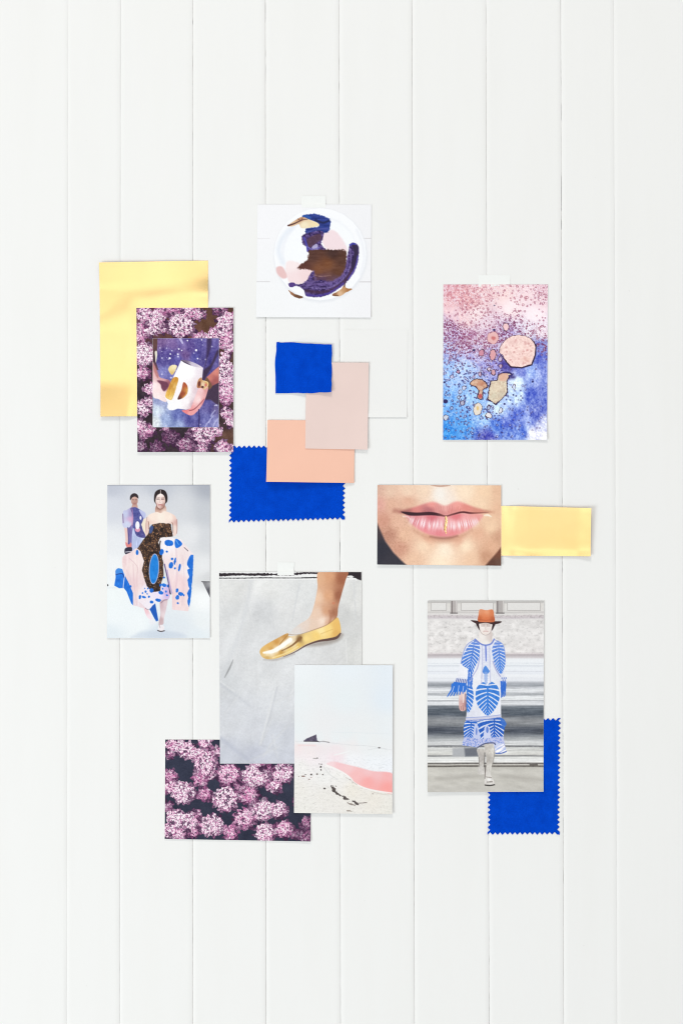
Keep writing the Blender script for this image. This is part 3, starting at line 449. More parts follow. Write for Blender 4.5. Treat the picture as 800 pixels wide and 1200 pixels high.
    for x, y, rx, ry in ((463, 452, 31, 22), (412, 515, 15, 21), (448, 512, 8, 7), (478, 607, 15, 23), (505, 580, 7, 26), (485, 562, 9, 8), (537, 622, 8, 26), (505, 628, 6, 7), (520, 782, 10, 15), (545, 806, 18, 13), (522, 830, 12, 16), (566, 815, 6, 6), (525, 870, 7, 7), (343, 782, 14, 15), (430, 745, 16, 12), (408, 798, 17, 12), (290, 828, 15, 8), (262, 828, 8, 14), (345, 862, 13, 11), (390, 850, 22, 11), (318, 768, 6, 7), (443, 790, 6, 9), (300, 790, 7, 9), (279, 800, 6, 6), (325, 825, 8, 7), (405, 745, 8, 10), (456, 750, 8, 10), (430, 692, 7, 6), (312, 806, 6, 5), (450, 815, 7, 5), (296, 768, 5, 5), (196, 752, 8, 8), (420, 770, 6, 7)):
        p.ell(x, y, rx, ry, bl(int(x)), .2, rough=.5, seed=int(y))
    p.poly([(506, 428), (528, 428), (556, 460), (520, 488), (504, 470)], bl(5)); p.line([(512, 432), (530, 462)], 5, (110, 170, 236), soft=.6)
    p.poly([(606, 545), (614, 534), (634, 534), (628, 680), (612, 850), (603, 896), (590, 860), (598, 830), (588, 800), (604, 770), (592, 710), (604, 690), (590, 640), (606, 628), (588, 606), (592, 575)], bl(7), smooth=False, rough=.5)
    p.line([(462, 740), (470, 800), (478, 806)], 5, (46, 44, 60), soft=.4)
    p.poly([(402, 858), (452, 846), (444, 910), (428, 980), (424, 1015), (392, 1020), (404, 940)], [(410, 880, (206, 178, 186)), (440, 880, (222, 202, 208)), (408, 980, (196, 168, 172)), (425, 960, (232, 216, 220))]); p.line([(408, 868), (430, 850), (452, 846)], 6, (130, 100, 120), soft=.7, alpha=.7)
    p.ell(410, 1042, 22, 22, (236, 230, 234)); p.line([(386, 1060), (408, 1066), (432, 1061)], 7, (72, 62, 68)); p.line([(396, 1018), (402, 1040)], 5, (196, 180, 186), soft=.5); p.ell(350, 1000, 26, 20, (236, 234, 240), soft=1.5, alpha=.6)
    p.grain(3, 1.1, 3)
    return p.out()

def print_shoe(X, Y):
    p = Print(X, Y); p.view(250, 655, 4.444)
    p.fill([(100, 150, (222, 223, 224)), (300, 150, (224, 225, 226)), (480, 180, (220, 222, 224)), (120, 300, (216, 218, 221)), (260, 280, (210, 212, 216)), (400, 260, (222, 223, 225)), (90, 480, (216, 218, 222)), (200, 560, (212, 214, 218)), (60, 640, (204, 207, 212)), (300, 620, (216, 218, 222)), (120, 800, (208, 211, 218)), (330, 760, (212, 215, 221)), (60, 870, (210, 213, 220)), (200, 900, (206, 209, 217)), (330, 950, (204, 208, 218)), (80, 1000, (198, 202, 214)), (220, 1030, (196, 200, 214)), (380, 1040, (200, 204, 216)), (730, 220, (224, 225, 225)), (690, 300, (212, 213, 214)), (740, 500, (216, 217, 217)), (620, 500, (214, 215, 217)), (600, 700, (214, 216, 220))])
    p.mottle(6, 16, 20, 5); p.mottle(5, 6, 5, 8); p.mottle(5, 1.3, 1.3, 6); p.c += np.array([3, 2, 0.])
    dia = fbm((X * .8 + Y * .42) / 14, (Y * .8 - X * .42) / 60, 12, 3) - .5; p.c += 20 * dia[:, None]
    p.line([(104, 525), (84, 570), (60, 616)], [3, 9, 4], (150, 151, 153), soft=.8, alpha=.9); p.line([(30, 648), (90, 690), (190, 765)], [8, 10, 4], (190, 193, 200), soft=3.2, alpha=.6); p.line([(40, 640), (110, 690)], 5, (226, 227, 229), soft=1.5, alpha=.7)
    p.line([(322, 665), (290, 800), (244, 968)], [6, 10, 8], (226, 227, 229), soft=1.8, alpha=.8); p.line([(332, 668), (300, 800), (252, 968)], [4, 7, 8], (196, 198, 204), soft=1.9, alpha=.7); p.line([(244, 970), (320, 990), (420, 1015)], 6, (194, 197, 206), soft=2.2, alpha=.6)
    p.line([(35, 930), (110, 990), (205, 1065)], 14, (182, 186, 200), soft=3.5, alpha=.7); p.line([(450, 130), (430, 220), (412, 320)], 5, (206, 208, 211), soft=1.4, alpha=.7); p.line([(690, 420), (694, 540)], 5, (228, 228, 228), soft=1., alpha=.8); p.line([(730, 120), (742, 330)], 5, (208, 209, 211), soft=1.4, alpha=.7); p.line([(200, 110), (150, 340), (70, 560)], 12, (206, 208, 212), soft=4, alpha=.6)
    rs = np.random.RandomState(4)
    for q in range(26):
        x0, y0 = 40 + 720 * rs.rand(), 130 + 900 * rs.rand(); a = 1.9 + .5 * rs.randn(); L = 60 + 150 * rs.rand(); dx, dy = math.cos(a) * L, math.sin(a) * L; sd = 5 + 3 * rs.rand()
        p.line([(x0, y0), (x0 + dx * .5 + 8 * rs.randn(), y0 + dy * .5), (x0 + dx, y0 + dy)], [2, 7, 2], (196, 197, 200), soft=2.2, alpha=.26); p.line([(x0 + sd, y0), (x0 + sd + dx * .5, y0 + dy * .5), (x0 + sd + dx, y0 + dy)], [2, 6, 2], (230, 230, 230), soft=2.2, alpha=.28)
    # selvedge at the top
    p.poly([(25, 60), (775, 60), (775, 108), (25, 108)], (238, 238, 238), smooth=False, soft=.5)
    p.line([(25, 84), (120, 80), (200, 82), (270, 80), (330, 81), (420, 79), (480, 73), (560, 74)], [17, 13, 11, 13, 8, 11, 10, 7], (44, 36, 42), soft=.4, rough=.9, seed=2)
    p.line([(25, 100), (140, 100), (260, 98), (420, 99), (560, 96), (660, 92), (750, 98)], [5, 4, 5, 4, 6, 5, 4], (26, 24, 28), soft=.35, rough=.3, seed=3)
    p.poly([(640, 60), (775, 60), (775, 112), (752, 108), (722, 88), (690, 84)], (40, 32, 38), smooth=False, soft=.5, rough=.5)
    p.line([(690, 92), (720, 96), (745, 112)], 5, (236, 236, 236), soft=.4)
    # leg and foot
    p.line([(470, 452), (560, 440), (640, 418), (670, 395)], [10, 24, 26, 14], (166, 158, 152), soft=2.6, alpha=.9); p.line([(262, 524), (330, 524), (420, 494)], [4, 10, 8], (178, 172, 168), soft=1.6, alpha=.8)
    p.poly([(552, 62), (694, 62), (688, 110), (668, 180), (650, 250), (642, 304), (600, 345), (520, 372), (440, 388), (390, 392), (440, 345), (498, 305), (524, 240), (542, 150)], [(560, 100, (224, 176, 140)), (600, 90, (216, 160, 122)), (670, 100, (160, 98, 70)), (545, 200, (236, 200, 172)), (600, 190, (222, 168, 130)), (655, 190, (158, 98, 72)), (540, 280, (234, 204, 182)), (590, 270, (214, 162, 128)), (628, 280, (168, 112, 84)), (590, 330, (222, 180, 154)), (480, 340, (230, 212, 200)), (430, 375, (224, 216, 211)), (400, 388, (222, 218, 215)), (520, 350, (230, 204, 184)), (570, 325, (246, 226, 210))], soft=.5)
    p.ell(626, 230, 8, 6, (206, 120, 88), soft=1.4, alpha=.6); p.line([(604, 270), (612, 300), (604, 335)], 12, (176, 118, 90), soft=1.6, alpha=.7); p.mottle(5, 1.5, 1.5, 3)
    p.poly([(243, 492), (246, 470), (270, 448), (330, 414), (386, 386), (392, 400), (440, 396), (520, 372), (590, 345), (640, 306), (654, 318), (663, 360), (662, 388), (645, 404), (600, 416), (545, 424), (485, 444), (425, 478), (365, 506), (305, 522), (262, 516)],
           [(262, 480, (226, 180, 100)), (280, 495, (244, 226, 186)), (300, 470, (206, 148, 66)), (330, 432, (208, 152, 78)), (375, 402, (196, 144, 78)), (290, 452, (226, 178, 100)), (300, 486, (252, 246, 230)), (330, 476, (250, 240, 218)), (350, 486, (196, 146, 70)), (365, 455, (246, 232, 206)), (400, 425, (252, 248, 240)), (424, 440, (246, 230, 200)), (420, 408, (238, 216, 178)), (445, 418, (120, 84, 48)), (400, 474, (238, 204, 124)), (340, 508, (226, 182, 98)), (440, 448, (232, 192, 100)), (480, 415, (250, 220, 142)), (540, 398, (244, 208, 124)), (600, 370, (248, 216, 136)), (560, 375, (252, 230, 166)), (645, 345, (234, 188, 106)), (640, 385, (226, 178, 100)), (280, 515, (208, 166, 94))], soft=.5)
    p.line([(390, 394), (350, 440), (338, 470)], [4, 5, 3], (176, 126, 62), soft=.5); p.line([(356, 478), (410, 450), (455, 410)], [4, 8, 14], (138, 98, 56), soft=.7); p.line([(262, 488), (310, 480), (350, 458), (400, 420)], [10, 20, 22, 20], (255, 253, 248), soft=.8, alpha=.92); p.line([(310, 514), (380, 490), (440, 456)], 7, (248, 226, 164), soft=.7, alpha=.8); p.line([(560, 390), (620, 366)], 3, (206, 160, 86), soft=.8, alpha=.6)
    p.line([(390, 392), (440, 394), (520, 370), (590, 343), (640, 306)], [3, 3, 4, 4, 4], (150, 108, 70), soft=.5, alpha=.6)
    p.line([(661, 388), (640, 410), (596, 420), (545, 428), (485, 449), (425, 484), (365, 509)], [8, 14, 13, 10, 7, 5, 2], (98, 74, 68), soft=.45)
    p.grain(3, 1, 12)
    return p.out()

def print_beach(X, Y):
    p = Print(X, Y); p.view(340, 770, 6.154)
    p.fill([(60, 70, (236, 240, 243)), (400, 70, (232, 238, 243)), (720, 70, (228, 235, 242)), (60, 300, (233, 238, 240)), (400, 300, (231, 237, 240)), (700, 300, (226, 234, 242)), (60, 520, (232, 237, 239)), (700, 520, (232, 236, 239)), (400, 560, (232, 236, 238)), (60, 660, (240, 228, 229)), (200, 660, (238, 228, 230)), (330, 660, (238, 228, 231)), (450, 640, (236, 234, 235)), (330, 720, (241, 224, 227)), (200, 590, (233, 237, 239)), (330, 590, (233, 237, 239)), (80, 590, (233, 237, 239)), (520, 600, (233, 237, 239)), (150, 700, (240, 230, 230)), (600, 660, (234, 236, 237)), (600, 740, (236, 238, 239)), (720, 780, (234, 236, 238)), (450, 720, (238, 238, 239)), (80, 800, (236, 233, 228)), (250, 850, (234, 232, 227)), (60, 950, (232, 228, 220)), (250, 1000, (231, 227, 219)), (350, 860, (236, 233, 227)), (450, 960, (234, 228, 216)), (600, 1030, (232, 226, 215)), (100, 1100, (231, 228, 220)), (400, 1100, (230, 226, 218)), (700, 1100, (230, 226, 216))])
    p.c += sstep(640, 760, p.y)[:, None] * np.array([3, 4, 7.])
    k = sstep(640, 800, p.y); p.c += (k * 16 * (fbm(X / 4, Y / 1.2, 4) - .5))[:, None]; p.c -= (k * 46 * np.clip(fbm(X / 1.4, Y / .9, 9, 3) - .6, 0, 1))[:, None] * 2
    p.line([(40, 606), (200, 609), (300, 618), (420, 632), (560, 640), (735, 668)], [3, 4, 3, 3, 3, 2], (212, 213, 216), soft=.5, alpha=.8, rough=.3); p.line([(560, 668), (640, 655), (700, 668)], 4, (218, 220, 222), soft=.6, alpha=.8); p.line([(300, 540), (735, 552)], 3, (226, 231, 234), soft=.8)
    p.poly([(262, 770), (310, 752), (400, 772), (500, 796), (600, 822), (740, 842), (740, 976), (660, 968), (570, 948), (500, 924), (460, 900), (438, 868), (380, 828), (310, 796)], [(290, 770, (243, 214, 218)), (360, 775, (244, 200, 204)), (420, 790, (244, 204, 206)), (470, 850, (245, 190, 190)), (560, 820, (243, 196, 198)), (560, 900, (246, 172, 170)), (700, 855, (244, 180, 180)), (700, 940, (246, 164, 160)), (630, 840, (243, 190, 192))], soft=1.0)
    p.line([(260, 780), (320, 802), (400, 845), (450, 895), (510, 932), (590, 958), (740, 980)], [14, 12, 10, 8, 8, 8, 8], (244, 242, 240), soft=.7)
    p.line([(240, 790), (290, 850), (340, 880)], 4, (214, 214, 214), soft=.8); p.line([(400, 868), (440, 890), (480, 920)], 5, (206, 200, 194), soft=.6, rough=.4); p.line([(580, 970), (680, 990), (738, 990)], 5, (214, 208, 200), soft=.6, rough=.5); p.line([(60, 634), (180, 636)], 8, (238, 206, 206), soft=1.4, alpha=.7); p.line([(320, 704), (380, 690), (430, 676)], 8, (240, 240, 241), soft=1)
    p.poly([(94, 603), (120, 585), (178, 560), (188, 556), (193, 598), (208, 610), (150, 607)], lambda ii: np.array([92, 84, 104.]) + 60 * (fbm(X[ii] / 1.2, Y[ii] / 1.2, 3, 2) - .5)[:, None], smooth=False, soft=.4, rough=.2); p.line([(100, 606), (190, 607), (210, 610)], 5, (56, 50, 62), soft=.35); p.line([(208, 610), (240, 606), (280, 614)], 5, (150, 146, 150), soft=.5, rough=.3)
    dk = (84, 76, 74)
    p.line([(296, 932), (312, 950), (330, 976), (352, 992)], [8, 22, 14, 8], dk, soft=.5, rough=2.2, seed=4); p.line([(350, 990), (380, 1004), (408, 1022)], [10, 20, 12], dk, soft=.5, rough=2.2, seed=5); p.line([(412, 1024), (450, 1036), (470, 1050), (492, 1064)], [3, 8, 16, 6], dk, soft=.5, rough=2.2, seed=6); p.line([(490, 1052), (550, 1048)], 4, (120, 110, 106), soft=.4, rough=.4); p.line([(415, 1052), (470, 1070)], 10, (150, 140, 134), soft=.5, rough=1.2, seed=8); p.line([(412, 1105), (446, 1110)], 8, (160, 150, 142), soft=.5, rough=1.2, seed=9)
    for x, y, rx, ry, c in ((247, 946, 9, 6, dk), (220, 791, 7, 7, dk), (210, 770, 6, 4, (90, 80, 80)), (222, 812, 5, 5, (96, 86, 84)), (152, 845, 7, 6, dk), (193, 843, 7, 5, (120, 108, 104)), (235, 845, 5, 4, (110, 100, 98)), (110, 846, 8, 3, dk), (95, 858, 14, 4, (140, 116, 108)), (62, 860, 4, 4, (150, 130, 126)), (136, 880, 8, 4, (160, 146, 138)), (152, 868, 6, 3, (176, 150, 146)), (180, 730, 16, 4, (170, 166, 164)), (196, 728, 5, 4, (130, 124, 124)), (640, 653, 9, 5, (120, 116, 118)), (595, 985, 6, 4, (170, 160, 152)), (330, 930, 6, 4, (120, 110, 106)), (450, 905, 5, 4, (190, 182, 176)), (225, 772, 4, 6, (110, 100, 100)), (430, 880, 7, 3, (186, 180, 176))):
        p.ell(x, y, rx, ry, c, rough=.4, seed=int(x), soft=.35)
    p.grain(2, 1, 3)
    return p.out()

def print_bluedress(X, Y):
    p = Print(X, Y); p.view(490, 695, 4.138)
    prof = [(30, (208, 206, 204)), (44, (190, 188, 186)), (52, (220, 217, 213)), (86, (222, 219, 216)), (92, (202, 198, 196)), (102, (228, 225, 223)), (110, (208, 200, 202)), (118, (204, 196, 200)), (128, (226, 223, 222)), (200, (230, 227, 226)), (285, (228, 224, 223)), (296, (212, 204, 206)), (302, (188, 180, 184)), (312, (210, 204, 207)), (320, (236, 238, 242)), (345, (238, 241, 245)), (352, (218, 222, 229)), (362, (236, 239, 244)), (390, (230, 233, 240)), (398, (238, 240, 244)), (425, (228, 230, 236)), (436, (172, 175, 182)), (448, (156, 160, 167)), (458, (196, 198, 204)), (470, (226, 228, 232)), (484, (206, 208, 212)), (492, (176, 179, 184)), (500, (224, 226, 229)), (516, (230, 232, 234)), (522, (188, 190, 194)), (530, (222, 224, 228)), (541, (210, 212, 216)), (548, (120, 126, 134)), (562, (94, 102, 112)), (590, (84, 92, 103)), (600, (122, 126, 133)), (618, (146, 148, 152)), (640, (130, 133, 138)), (652, (92, 97, 107)), (668, (72, 78, 90)), (684, (94, 99, 108)), (694, (142, 146, 152)), (706, (172, 175, 178)), (716, (196, 198, 200)), (736, (214, 215, 216)), (741, (120, 122, 126)), (746, (206, 207, 206)), (782, (216, 215, 211)), (790, (130, 130, 132)), (795, (222, 222, 220)), (818, (232, 232, 231)), (826, (124, 120, 116)), (832, (206, 202, 196)), (838, (104, 98, 92)), (846, (196, 193, 186)), (870, (204, 201, 194)), (920, (198, 195, 188)), (965, (196, 193, 187))]
    ys = [a for a, b in prof]; yy = p.y + 3 * (vnoise(X / 20, Y / 30, 3) - .5)
    p.c = np.stack([np.interp(yy, ys, [b[k] for a, b in prof]) for k in range(3)], 1)
    mar = sstep(120, 140, p.y) * sstep(300, 285, p.y); p.c += (mar * 40 * (fbm(X / 5, Y / 3.5, 4) - .5))[:, None]; p.c -= (mar * 110 * np.clip(fbm(X / 3.5, Y / 2.5, 14, 4) - .58, 0, 1))[:, None]
    lin = sstep(100, 108, p.y) * sstep(126, 116, p.y); p.c -= (lin * 90 * np.clip(fbm(X / 1.5, Y / 1., 6, 2) - .5, 0, 1))[:, None]
    stp = sstep(430, 445, p.y) * sstep(840, 830, p.y); p.c += (stp * 60 * (fbm(X / 22, Y / 1.2, 7) - .5))[:, None] + (stp * 16 * (fbm(X / 2.5, Y / 2, 9) - .5))[:, None]
    flo = sstep(840, 850, p.y); p.c += (flo * 26 * (fbm((X + Y * .6) / 14, (Y - X * .14) / 3.5, 5) - .5))[:, None]
    p.ell(200, 892, 120, 12, (164, 160, 154), -.06, soft=4, alpha=.5); p.ell(500, 896, 110, 10, (160, 156, 150), .1, soft=4, alpha=.55)
    for x0, x1, c in ((155, 188, (182, 176, 174)), (376, 414, (178, 172, 170))):
        p.poly([(x0, 36), (x1, 36), (x1, 98), (x0, 98)], c, smooth=False, soft=.5); p.line([(x0 + 7, 36), (x0 + 7, 98)], 5, (118, 110, 110), soft=.5); p.line([(x1 - 4, 36), (x1 - 4, 96)], 4, (214, 210, 208), soft=.5); p.line([(x0, 97), (x1, 97)], 5, (110, 104, 104), soft=.5)
    for x0, x1 in ((60, 135), (206, 362), (430, 590)): p.poly([(x0, 46), (x1, 46), (x1, 84), (x0, 84)], (226, 224, 222), smooth=False, edge=(188, 184, 182), ewid=.7)
    for y, w, c in ((340, 3, (214, 218, 226)), (380, 3, (212, 214, 222)), (412, 2, (216, 218, 224)), (470, 4, (240, 242, 244)), (486, 2, (160, 163, 168)), (506, 4, (238, 240, 242)), (521, 2, (170, 172, 178)), (536, 4, (232, 234, 238)), (697, 2, (120, 122, 128)), (722, 3, (226, 227, 228)), (745, 3, (92, 92, 96)), (770, 3, (226, 226, 222)), (806, 4, (242, 242, 241)), (826, 3, (70, 66, 64)), (839, 3, (66, 62, 58))): p.line([(43, y), (200, y + .5), (420, y - 1), (607, y)], w, c, soft=.45, rough=.35, alpha=.8, seed=y)
    p.line([(43, 299), (607, 299)], 3, (176, 168, 172), soft=.5, rough=.3); p.poly([(165, 752), (282, 745), (288, 792), (165, 792)], (176, 178, 182), smooth=False, soft=1.5); p.poly([(222, 752), (284, 748), (288, 790), (226, 792)], (108, 112, 122), smooth=False, soft=1.5); p.line([(540, 832), (575, 832)], 6, (86, 80, 76), soft=.6)
    # figure: legs first
    p.view(500, 800, 5.714)
    sk = lambda ii: p.field([(410, 440, (196, 190, 184)), (440, 450, (222, 218, 210)), (400, 520, (180, 174, 168)), (425, 560, (214, 210, 204)), (410, 640, (220, 216, 212)), (360, 500, (186, 180, 176)), (360, 580, (206, 202, 198))], ii=ii) + 34 * (fbm(X[ii] / 1.5, Y[ii] / 2, 5, 2) - .5)[:, None]
    p.poly([(334, 446), (388, 450), (384, 520), (378, 560), (386, 606), (352, 614), (338, 596), (346, 540), (344, 490)], sk); p.line([(386, 470), (384, 540), (390, 600)], 7, (104, 100, 98), soft=.7, alpha=.8); p.line([(346, 500), (350, 560)], 4, (128, 124, 120), soft=.6)
    p.poly([(386, 410), (458, 404), (456, 450), (446, 500), (432, 560), (424, 610), (446, 655), (448, 682), (390, 682), (384, 640), (396, 560), (392, 470)], sk); p.line([(452, 420), (450, 480), (436, 560)], 6, (142, 136, 130), soft=.8, alpha=.7); p.line([(392, 560), (386, 640)], 5, (120, 112, 108), soft=.6)
    p.line([(388, 684), (420, 687), (450, 682)], 8, (50, 46, 44), soft=.4); p.line([(394, 630), (430, 634)], 5, (150, 142, 136), soft=.5); p.line([(400, 664), (436, 662)], 6, (120, 112, 106), soft=.6, rough=.5); p.ell(415, 648, 14, 8, (240, 238, 236), soft=.6)
    p.view(490, 695, 4.138)
    # dress
    p.poly([(200, 470), (226, 478), (232, 540), (226, 568), (204, 570), (196, 545)], [(208, 490, (234, 206, 200)), (212, 550, (222, 180, 174)), (224, 500, (226, 196, 192)), (226, 545, (180, 134, 132))]); p.line([(218, 480), (216, 530)], 4, (244, 226, 220), soft=.5); p.line([(228, 490), (230, 550)], 5, (120, 100, 120), soft=.5); p.line([(214, 545), (216, 566)], 3, (146, 100, 98)); p.line([(205, 548), (206, 564)], 3, (160, 112, 110))
    wht = lambda ii: p.field([(320, 300, (228, 230, 242)), (300, 420, (236, 237, 244)), (330, 600, (232, 233, 242)), (215, 370, (238, 239, 245)), (410, 400, (226, 228, 238)), (250, 600, (222, 224, 236)), (380, 560, (234, 235, 243))], ii=ii) + 12 * (fbm(X[ii] / 2.5, Y[ii] / 5, 5, 3) - .5)[:, None]
    p.poly([(238, 242), (268, 226), (290, 222), (325, 246), (355, 222), (402, 248), (418, 300), (424, 340), (418, 372), (420, 420), (424, 440), (398, 440), (400, 600), (412, 640), (412, 700), (420, 770), (376, 776), (362, 730), (330, 726), (290, 748), (212, 736), (224, 690), (230, 610), (240, 500), (244, 440), (180, 438), (184, 412), (200, 350), (214, 290)], wht, smooth=False, soft=.5)
    def leaf(pts, spine, pitch, seed, lo=(70, 128, 214), hi=(38, 106, 206), wv=.25, k=1.0):
        (ax, ay), (bx, by) = spine; L = math.hypot(bx - ax, by - ay); ux, uy = (bx - ax) / L, (by - ay) / L
        def col(ii):
            dx = p.x[ii] - ax; dy = p.y[ii] - ay; u = dx * ux + dy * uy; v = dx * -uy + dy * ux
            base = np.array(lo, float) + (np.array(hi, float) - lo) * np.clip(u / L, 0, 1)[:, None] + 34 * (fbm(X[ii] / 1.6, Y[ii] / 1.6, seed, 2) - .5)[:, None]
            av = np.abs(v); u0 = (u + .4 * av * k - .003 * av * av) / (1 + 2.4 * k * av / L)          # where on the midrib the vein through this point starts
            ph = u0 / pitch; f = np.abs(ph - np.floor(ph) - .5)
            wd = wv * (.75 + .5 * vnoise(u / 9, v / 7, seed + 3))
            vein = sstep(wd * .5 + .09, wd * .5 - .07, f) * np.maximum(sstep(pitch * .16, pitch * .34, av), .7 * sstep(.45, .7, vnoise(u / 4, v / 4, seed)))
            return base * (1 - vein[:, None]) + np.array([226, 231, 246.]) * vein[:, None]
        p.poly(pts, col, soft=.4, rough=.3, seed=seed)
    leaf([(240, 258), (262, 236), (286, 226), (297, 268), (292, 318), (272, 360), (262, 392), (250, 380), (238, 366), (216, 352), (206, 332), (222, 290)], [(272, 232), (242, 392)], 13, 3, (104, 140, 216), (58, 124, 218))
    leaf([(356, 270), (370, 240), (384, 230), (408, 250), (420, 300), (420, 340), (412, 372), (400, 392), (380, 370), (362, 320)], [(386, 232), (398, 394)], 13, 4, (112, 144, 218), (58, 124, 218))
    leaf([(276, 502), (281, 462), (300, 438), (318, 432), (334, 448), (350, 430), (372, 440), (389, 466), (390, 520), (368, 566), (335, 594), (304, 568), (284, 538)], [(335, 440), (334, 596)], 16, 5, (62, 128, 214), (48, 120, 214))
    leaf([(236, 578), (232, 520), (238, 430), (256, 438), (267, 500), (256, 560)], [(238, 420), (234, 590)], 17, 6, (58, 120, 212), (62, 128, 218))
    leaf([(222, 690), (226, 622), (280, 622), (330, 612), (396, 602), (418, 632), (410, 690), (404, 712), (360, 700), (300, 712), (262, 716), (222, 712)], [(368, 596), (366, 730)], 13, 8, (40, 98, 190), (36, 92, 194))
    leaf([(226, 624), (280, 624), (284, 680), (262, 704), (222, 700)], [(256, 616), (250, 716)], 11, 9, (48, 106, 200), (50, 110, 206))
    p.poly([(272, 640), (286, 640), (300, 712), (286, 726), (264, 720)], (196, 204, 236), soft=.6, rough=.8, seed=4); p.poly([(328, 640), (342, 650), (350, 700), (318, 716), (318, 670)], (206, 212, 240), soft=.6, rough=.8, seed=5); p.ell(333, 662, 6, 16, (70, 110, 200), alpha=.8, rough=.4); p.ell(281, 670, 4, 18, (70, 110, 200), alpha=.8, rough=.4)
    p.poly([(216, 716), (222, 696), (300, 708), (362, 700), (410, 694), (424, 768), (372, 776), (366, 732), (330, 726), (290, 748), (212, 738)], lambda ii: np.array([196, 200, 234.]) - 110 * np.clip(fbm(X[ii] / 1.1, Y[ii] / 1.1, 8, 2) - .42, 0, .5)[:, None] * np.array([2.2, 1.6, .6]), smooth=False, soft=.6)
    p.poly([(372, 732), (410, 730), (422, 768), (376, 776)], lambda ii: np.array([216, 220, 242.]) + (vnoise((Y[ii] + X[ii] * .5) / 1.1, X[ii] / 8, 3) - .5)[:, None] * np.array([-150, -110, -40.]), soft=.5); p.line([(286, 748), (320, 730), (362, 726), (372, 734)], 5, (70, 76, 110), soft=.5); p.line([(374, 776), (400, 776), (424, 768)], 5, (66, 100, 180), soft=.4)
    p.poly([(395, 606), (420, 620), (424, 640), (408, 650)], (60, 112, 200), rough=1, alpha=.9)
    p.line([(232, 611), (320, 606), (396, 596)], 9, (206, 206, 226), soft=.5); p.line([(230, 618), (320, 613), (396, 603)], 4, (110, 128, 200), soft=.5, rough=.4); p.line([(232, 604), (320, 599), (396, 590)], 3, (140, 156, 212), soft=.4)
    # cuffs
    p.poly([(178, 434), (186, 408), (232, 414), (236, 446), (206, 436)], (226, 229, 242), soft=.4)
    for k in range(7): p.line([(186 + 8 * k, 414 + k), (182 + 8 * k, 430 + 1.5 * k)], 4, (66, 84, 156), soft=.35)
    for k in range(6): p.line([(176 + 10 * k, 436 + k), (160 + 11 * k, 470), (140 + 15 * k, 502 - 3 * k)], [12, 9, 5], (44, 112, 212), soft=.4, rough=.5, seed=k)
    p.poly([(160, 440), (200, 434), (232, 446), (226, 480), (196, 476), (170, 480)], (46, 114, 212), rough=.8); p.line([(172, 452), (164, 478)], 3, (196, 212, 242), soft=.4); p.line([(196, 448), (192, 476)], 3, (196, 212, 242), soft=.4); p.line([(218, 452), (214, 478)], 3, (206, 216, 242), soft=.4)
    p.poly([(396, 420), (420, 410), (426, 440), (398, 444)], (216, 220, 238), soft=.4, rough=.6)
    for k in range(4): p.line([(400 + 7 * k, 430), (402 + 6 * k, 470), (400 + 7 * k, 506 - 3 * k)], [7, 7, 4], (46, 106, 206), soft=.35, rough=.5, seed=20 + k)
    for k in range(5): p.ell(404 + 5 * k, 412 + (k % 2) * 10, 3, 4, (80, 110, 190), alpha=.8)
    p.view(510, 705, 8)
    p.poly([(310, 640), (335, 640), (345, 770), (310, 800), (300, 740)], (66, 120, 212), soft=.5, rough=1.2, seed=9); p.line([(322, 660), (318, 790)], 6, (220, 226, 244), soft=.4, rough=.6)
    p.line([(412, 520), (392, 620), (345, 700), (330, 740)], 9, (170, 172, 216), soft=.6); p.line([(536, 560), (566, 640), (606, 700)], 9, (158, 160, 206), soft=.6)
    for x in (436, 506): p.line([(x, 412), (x + 2, 560), (x + (x - 470) * .2, 760)], 10, (198, 200, 226), soft=.5, rough=.5)
    for k in range(22): p.line([(446, 420 + 15 * k), (500, 420 + 15 * k)], 4, (200, 206, 232), soft=.4, alpha=.8)
    p.line([(468, 408), (471, 480), (472, 556)], [12, 14, 10], (106, 126, 210), soft=.5); p.poly([(440, 650), (452, 620), (470, 600), (488, 620), (500, 650), (486, 672), (452, 672)], (84, 140, 220), rough=1., soft=.5, seed=2); p.line([(470, 670), (470, 756)], 30, (140, 170, 226), soft=.8, rough=1., alpha=.7)
    # neck, face, hat
    p.poly([(412, 280), (524, 280), (528, 356), (546, 352), (520, 392), (468, 402), (420, 392), (372, 352), (410, 350)], [(440, 330, (240, 234, 230)), (500, 330, (226, 216, 212)), (470, 390, (240, 236, 232)), (515, 330, (206, 192, 188))], soft=.5)
    p.line([(370, 352), (420, 394), (468, 408), (520, 394), (548, 352)], 13, (112, 132, 206), soft=.5); p.line([(366, 356), (300, 400), (262, 470), (238, 580)], 6, (120, 140, 206), soft=.5)
    p.line([(550, 356), (620, 390), (646, 450), (652, 560)], 5, (140, 158, 214), soft=.5)
    p.poly([(388, 190), (550, 190), (546, 240), (524, 272), (512, 240), (420, 240), (414, 268), (394, 240)], (46, 30, 32))
    p.poly([(414, 186), (522, 186), (526, 250), (510, 292), (468, 312), (428, 292), (412, 250)], [(440, 240, (244, 236, 232)), (500, 240, (236, 226, 222)), (470, 290, (238, 226, 220)), (468, 205, (206, 190, 184))], soft=.4)
    for x in (442, 496): p.line([(x - 14, 228), (x + 14, 228)], 5, (150, 128, 124), soft=.4); p.line([(x - 15, 216), (x + 15, 215)], 4, (176, 158, 152), soft=.4)
    p.line([(470, 235), (466, 258), (474, 262)], 4, (206, 190, 184), soft=.4); p.line([(448, 278), (470, 276), (490, 278)], 5, (196, 146, 142), soft=.4); p.line([(414, 262), (430, 296), (468, 314), (508, 296), (522, 262)], 4, (160, 146, 144), soft=.5, alpha=.8)
    p.poly([(330, 174), (400, 180), (470, 188), (548, 184), (618, 186), (590, 206), (530, 212), (470, 198), (400, 208), (360, 196)], (62, 40, 40), soft=.4)
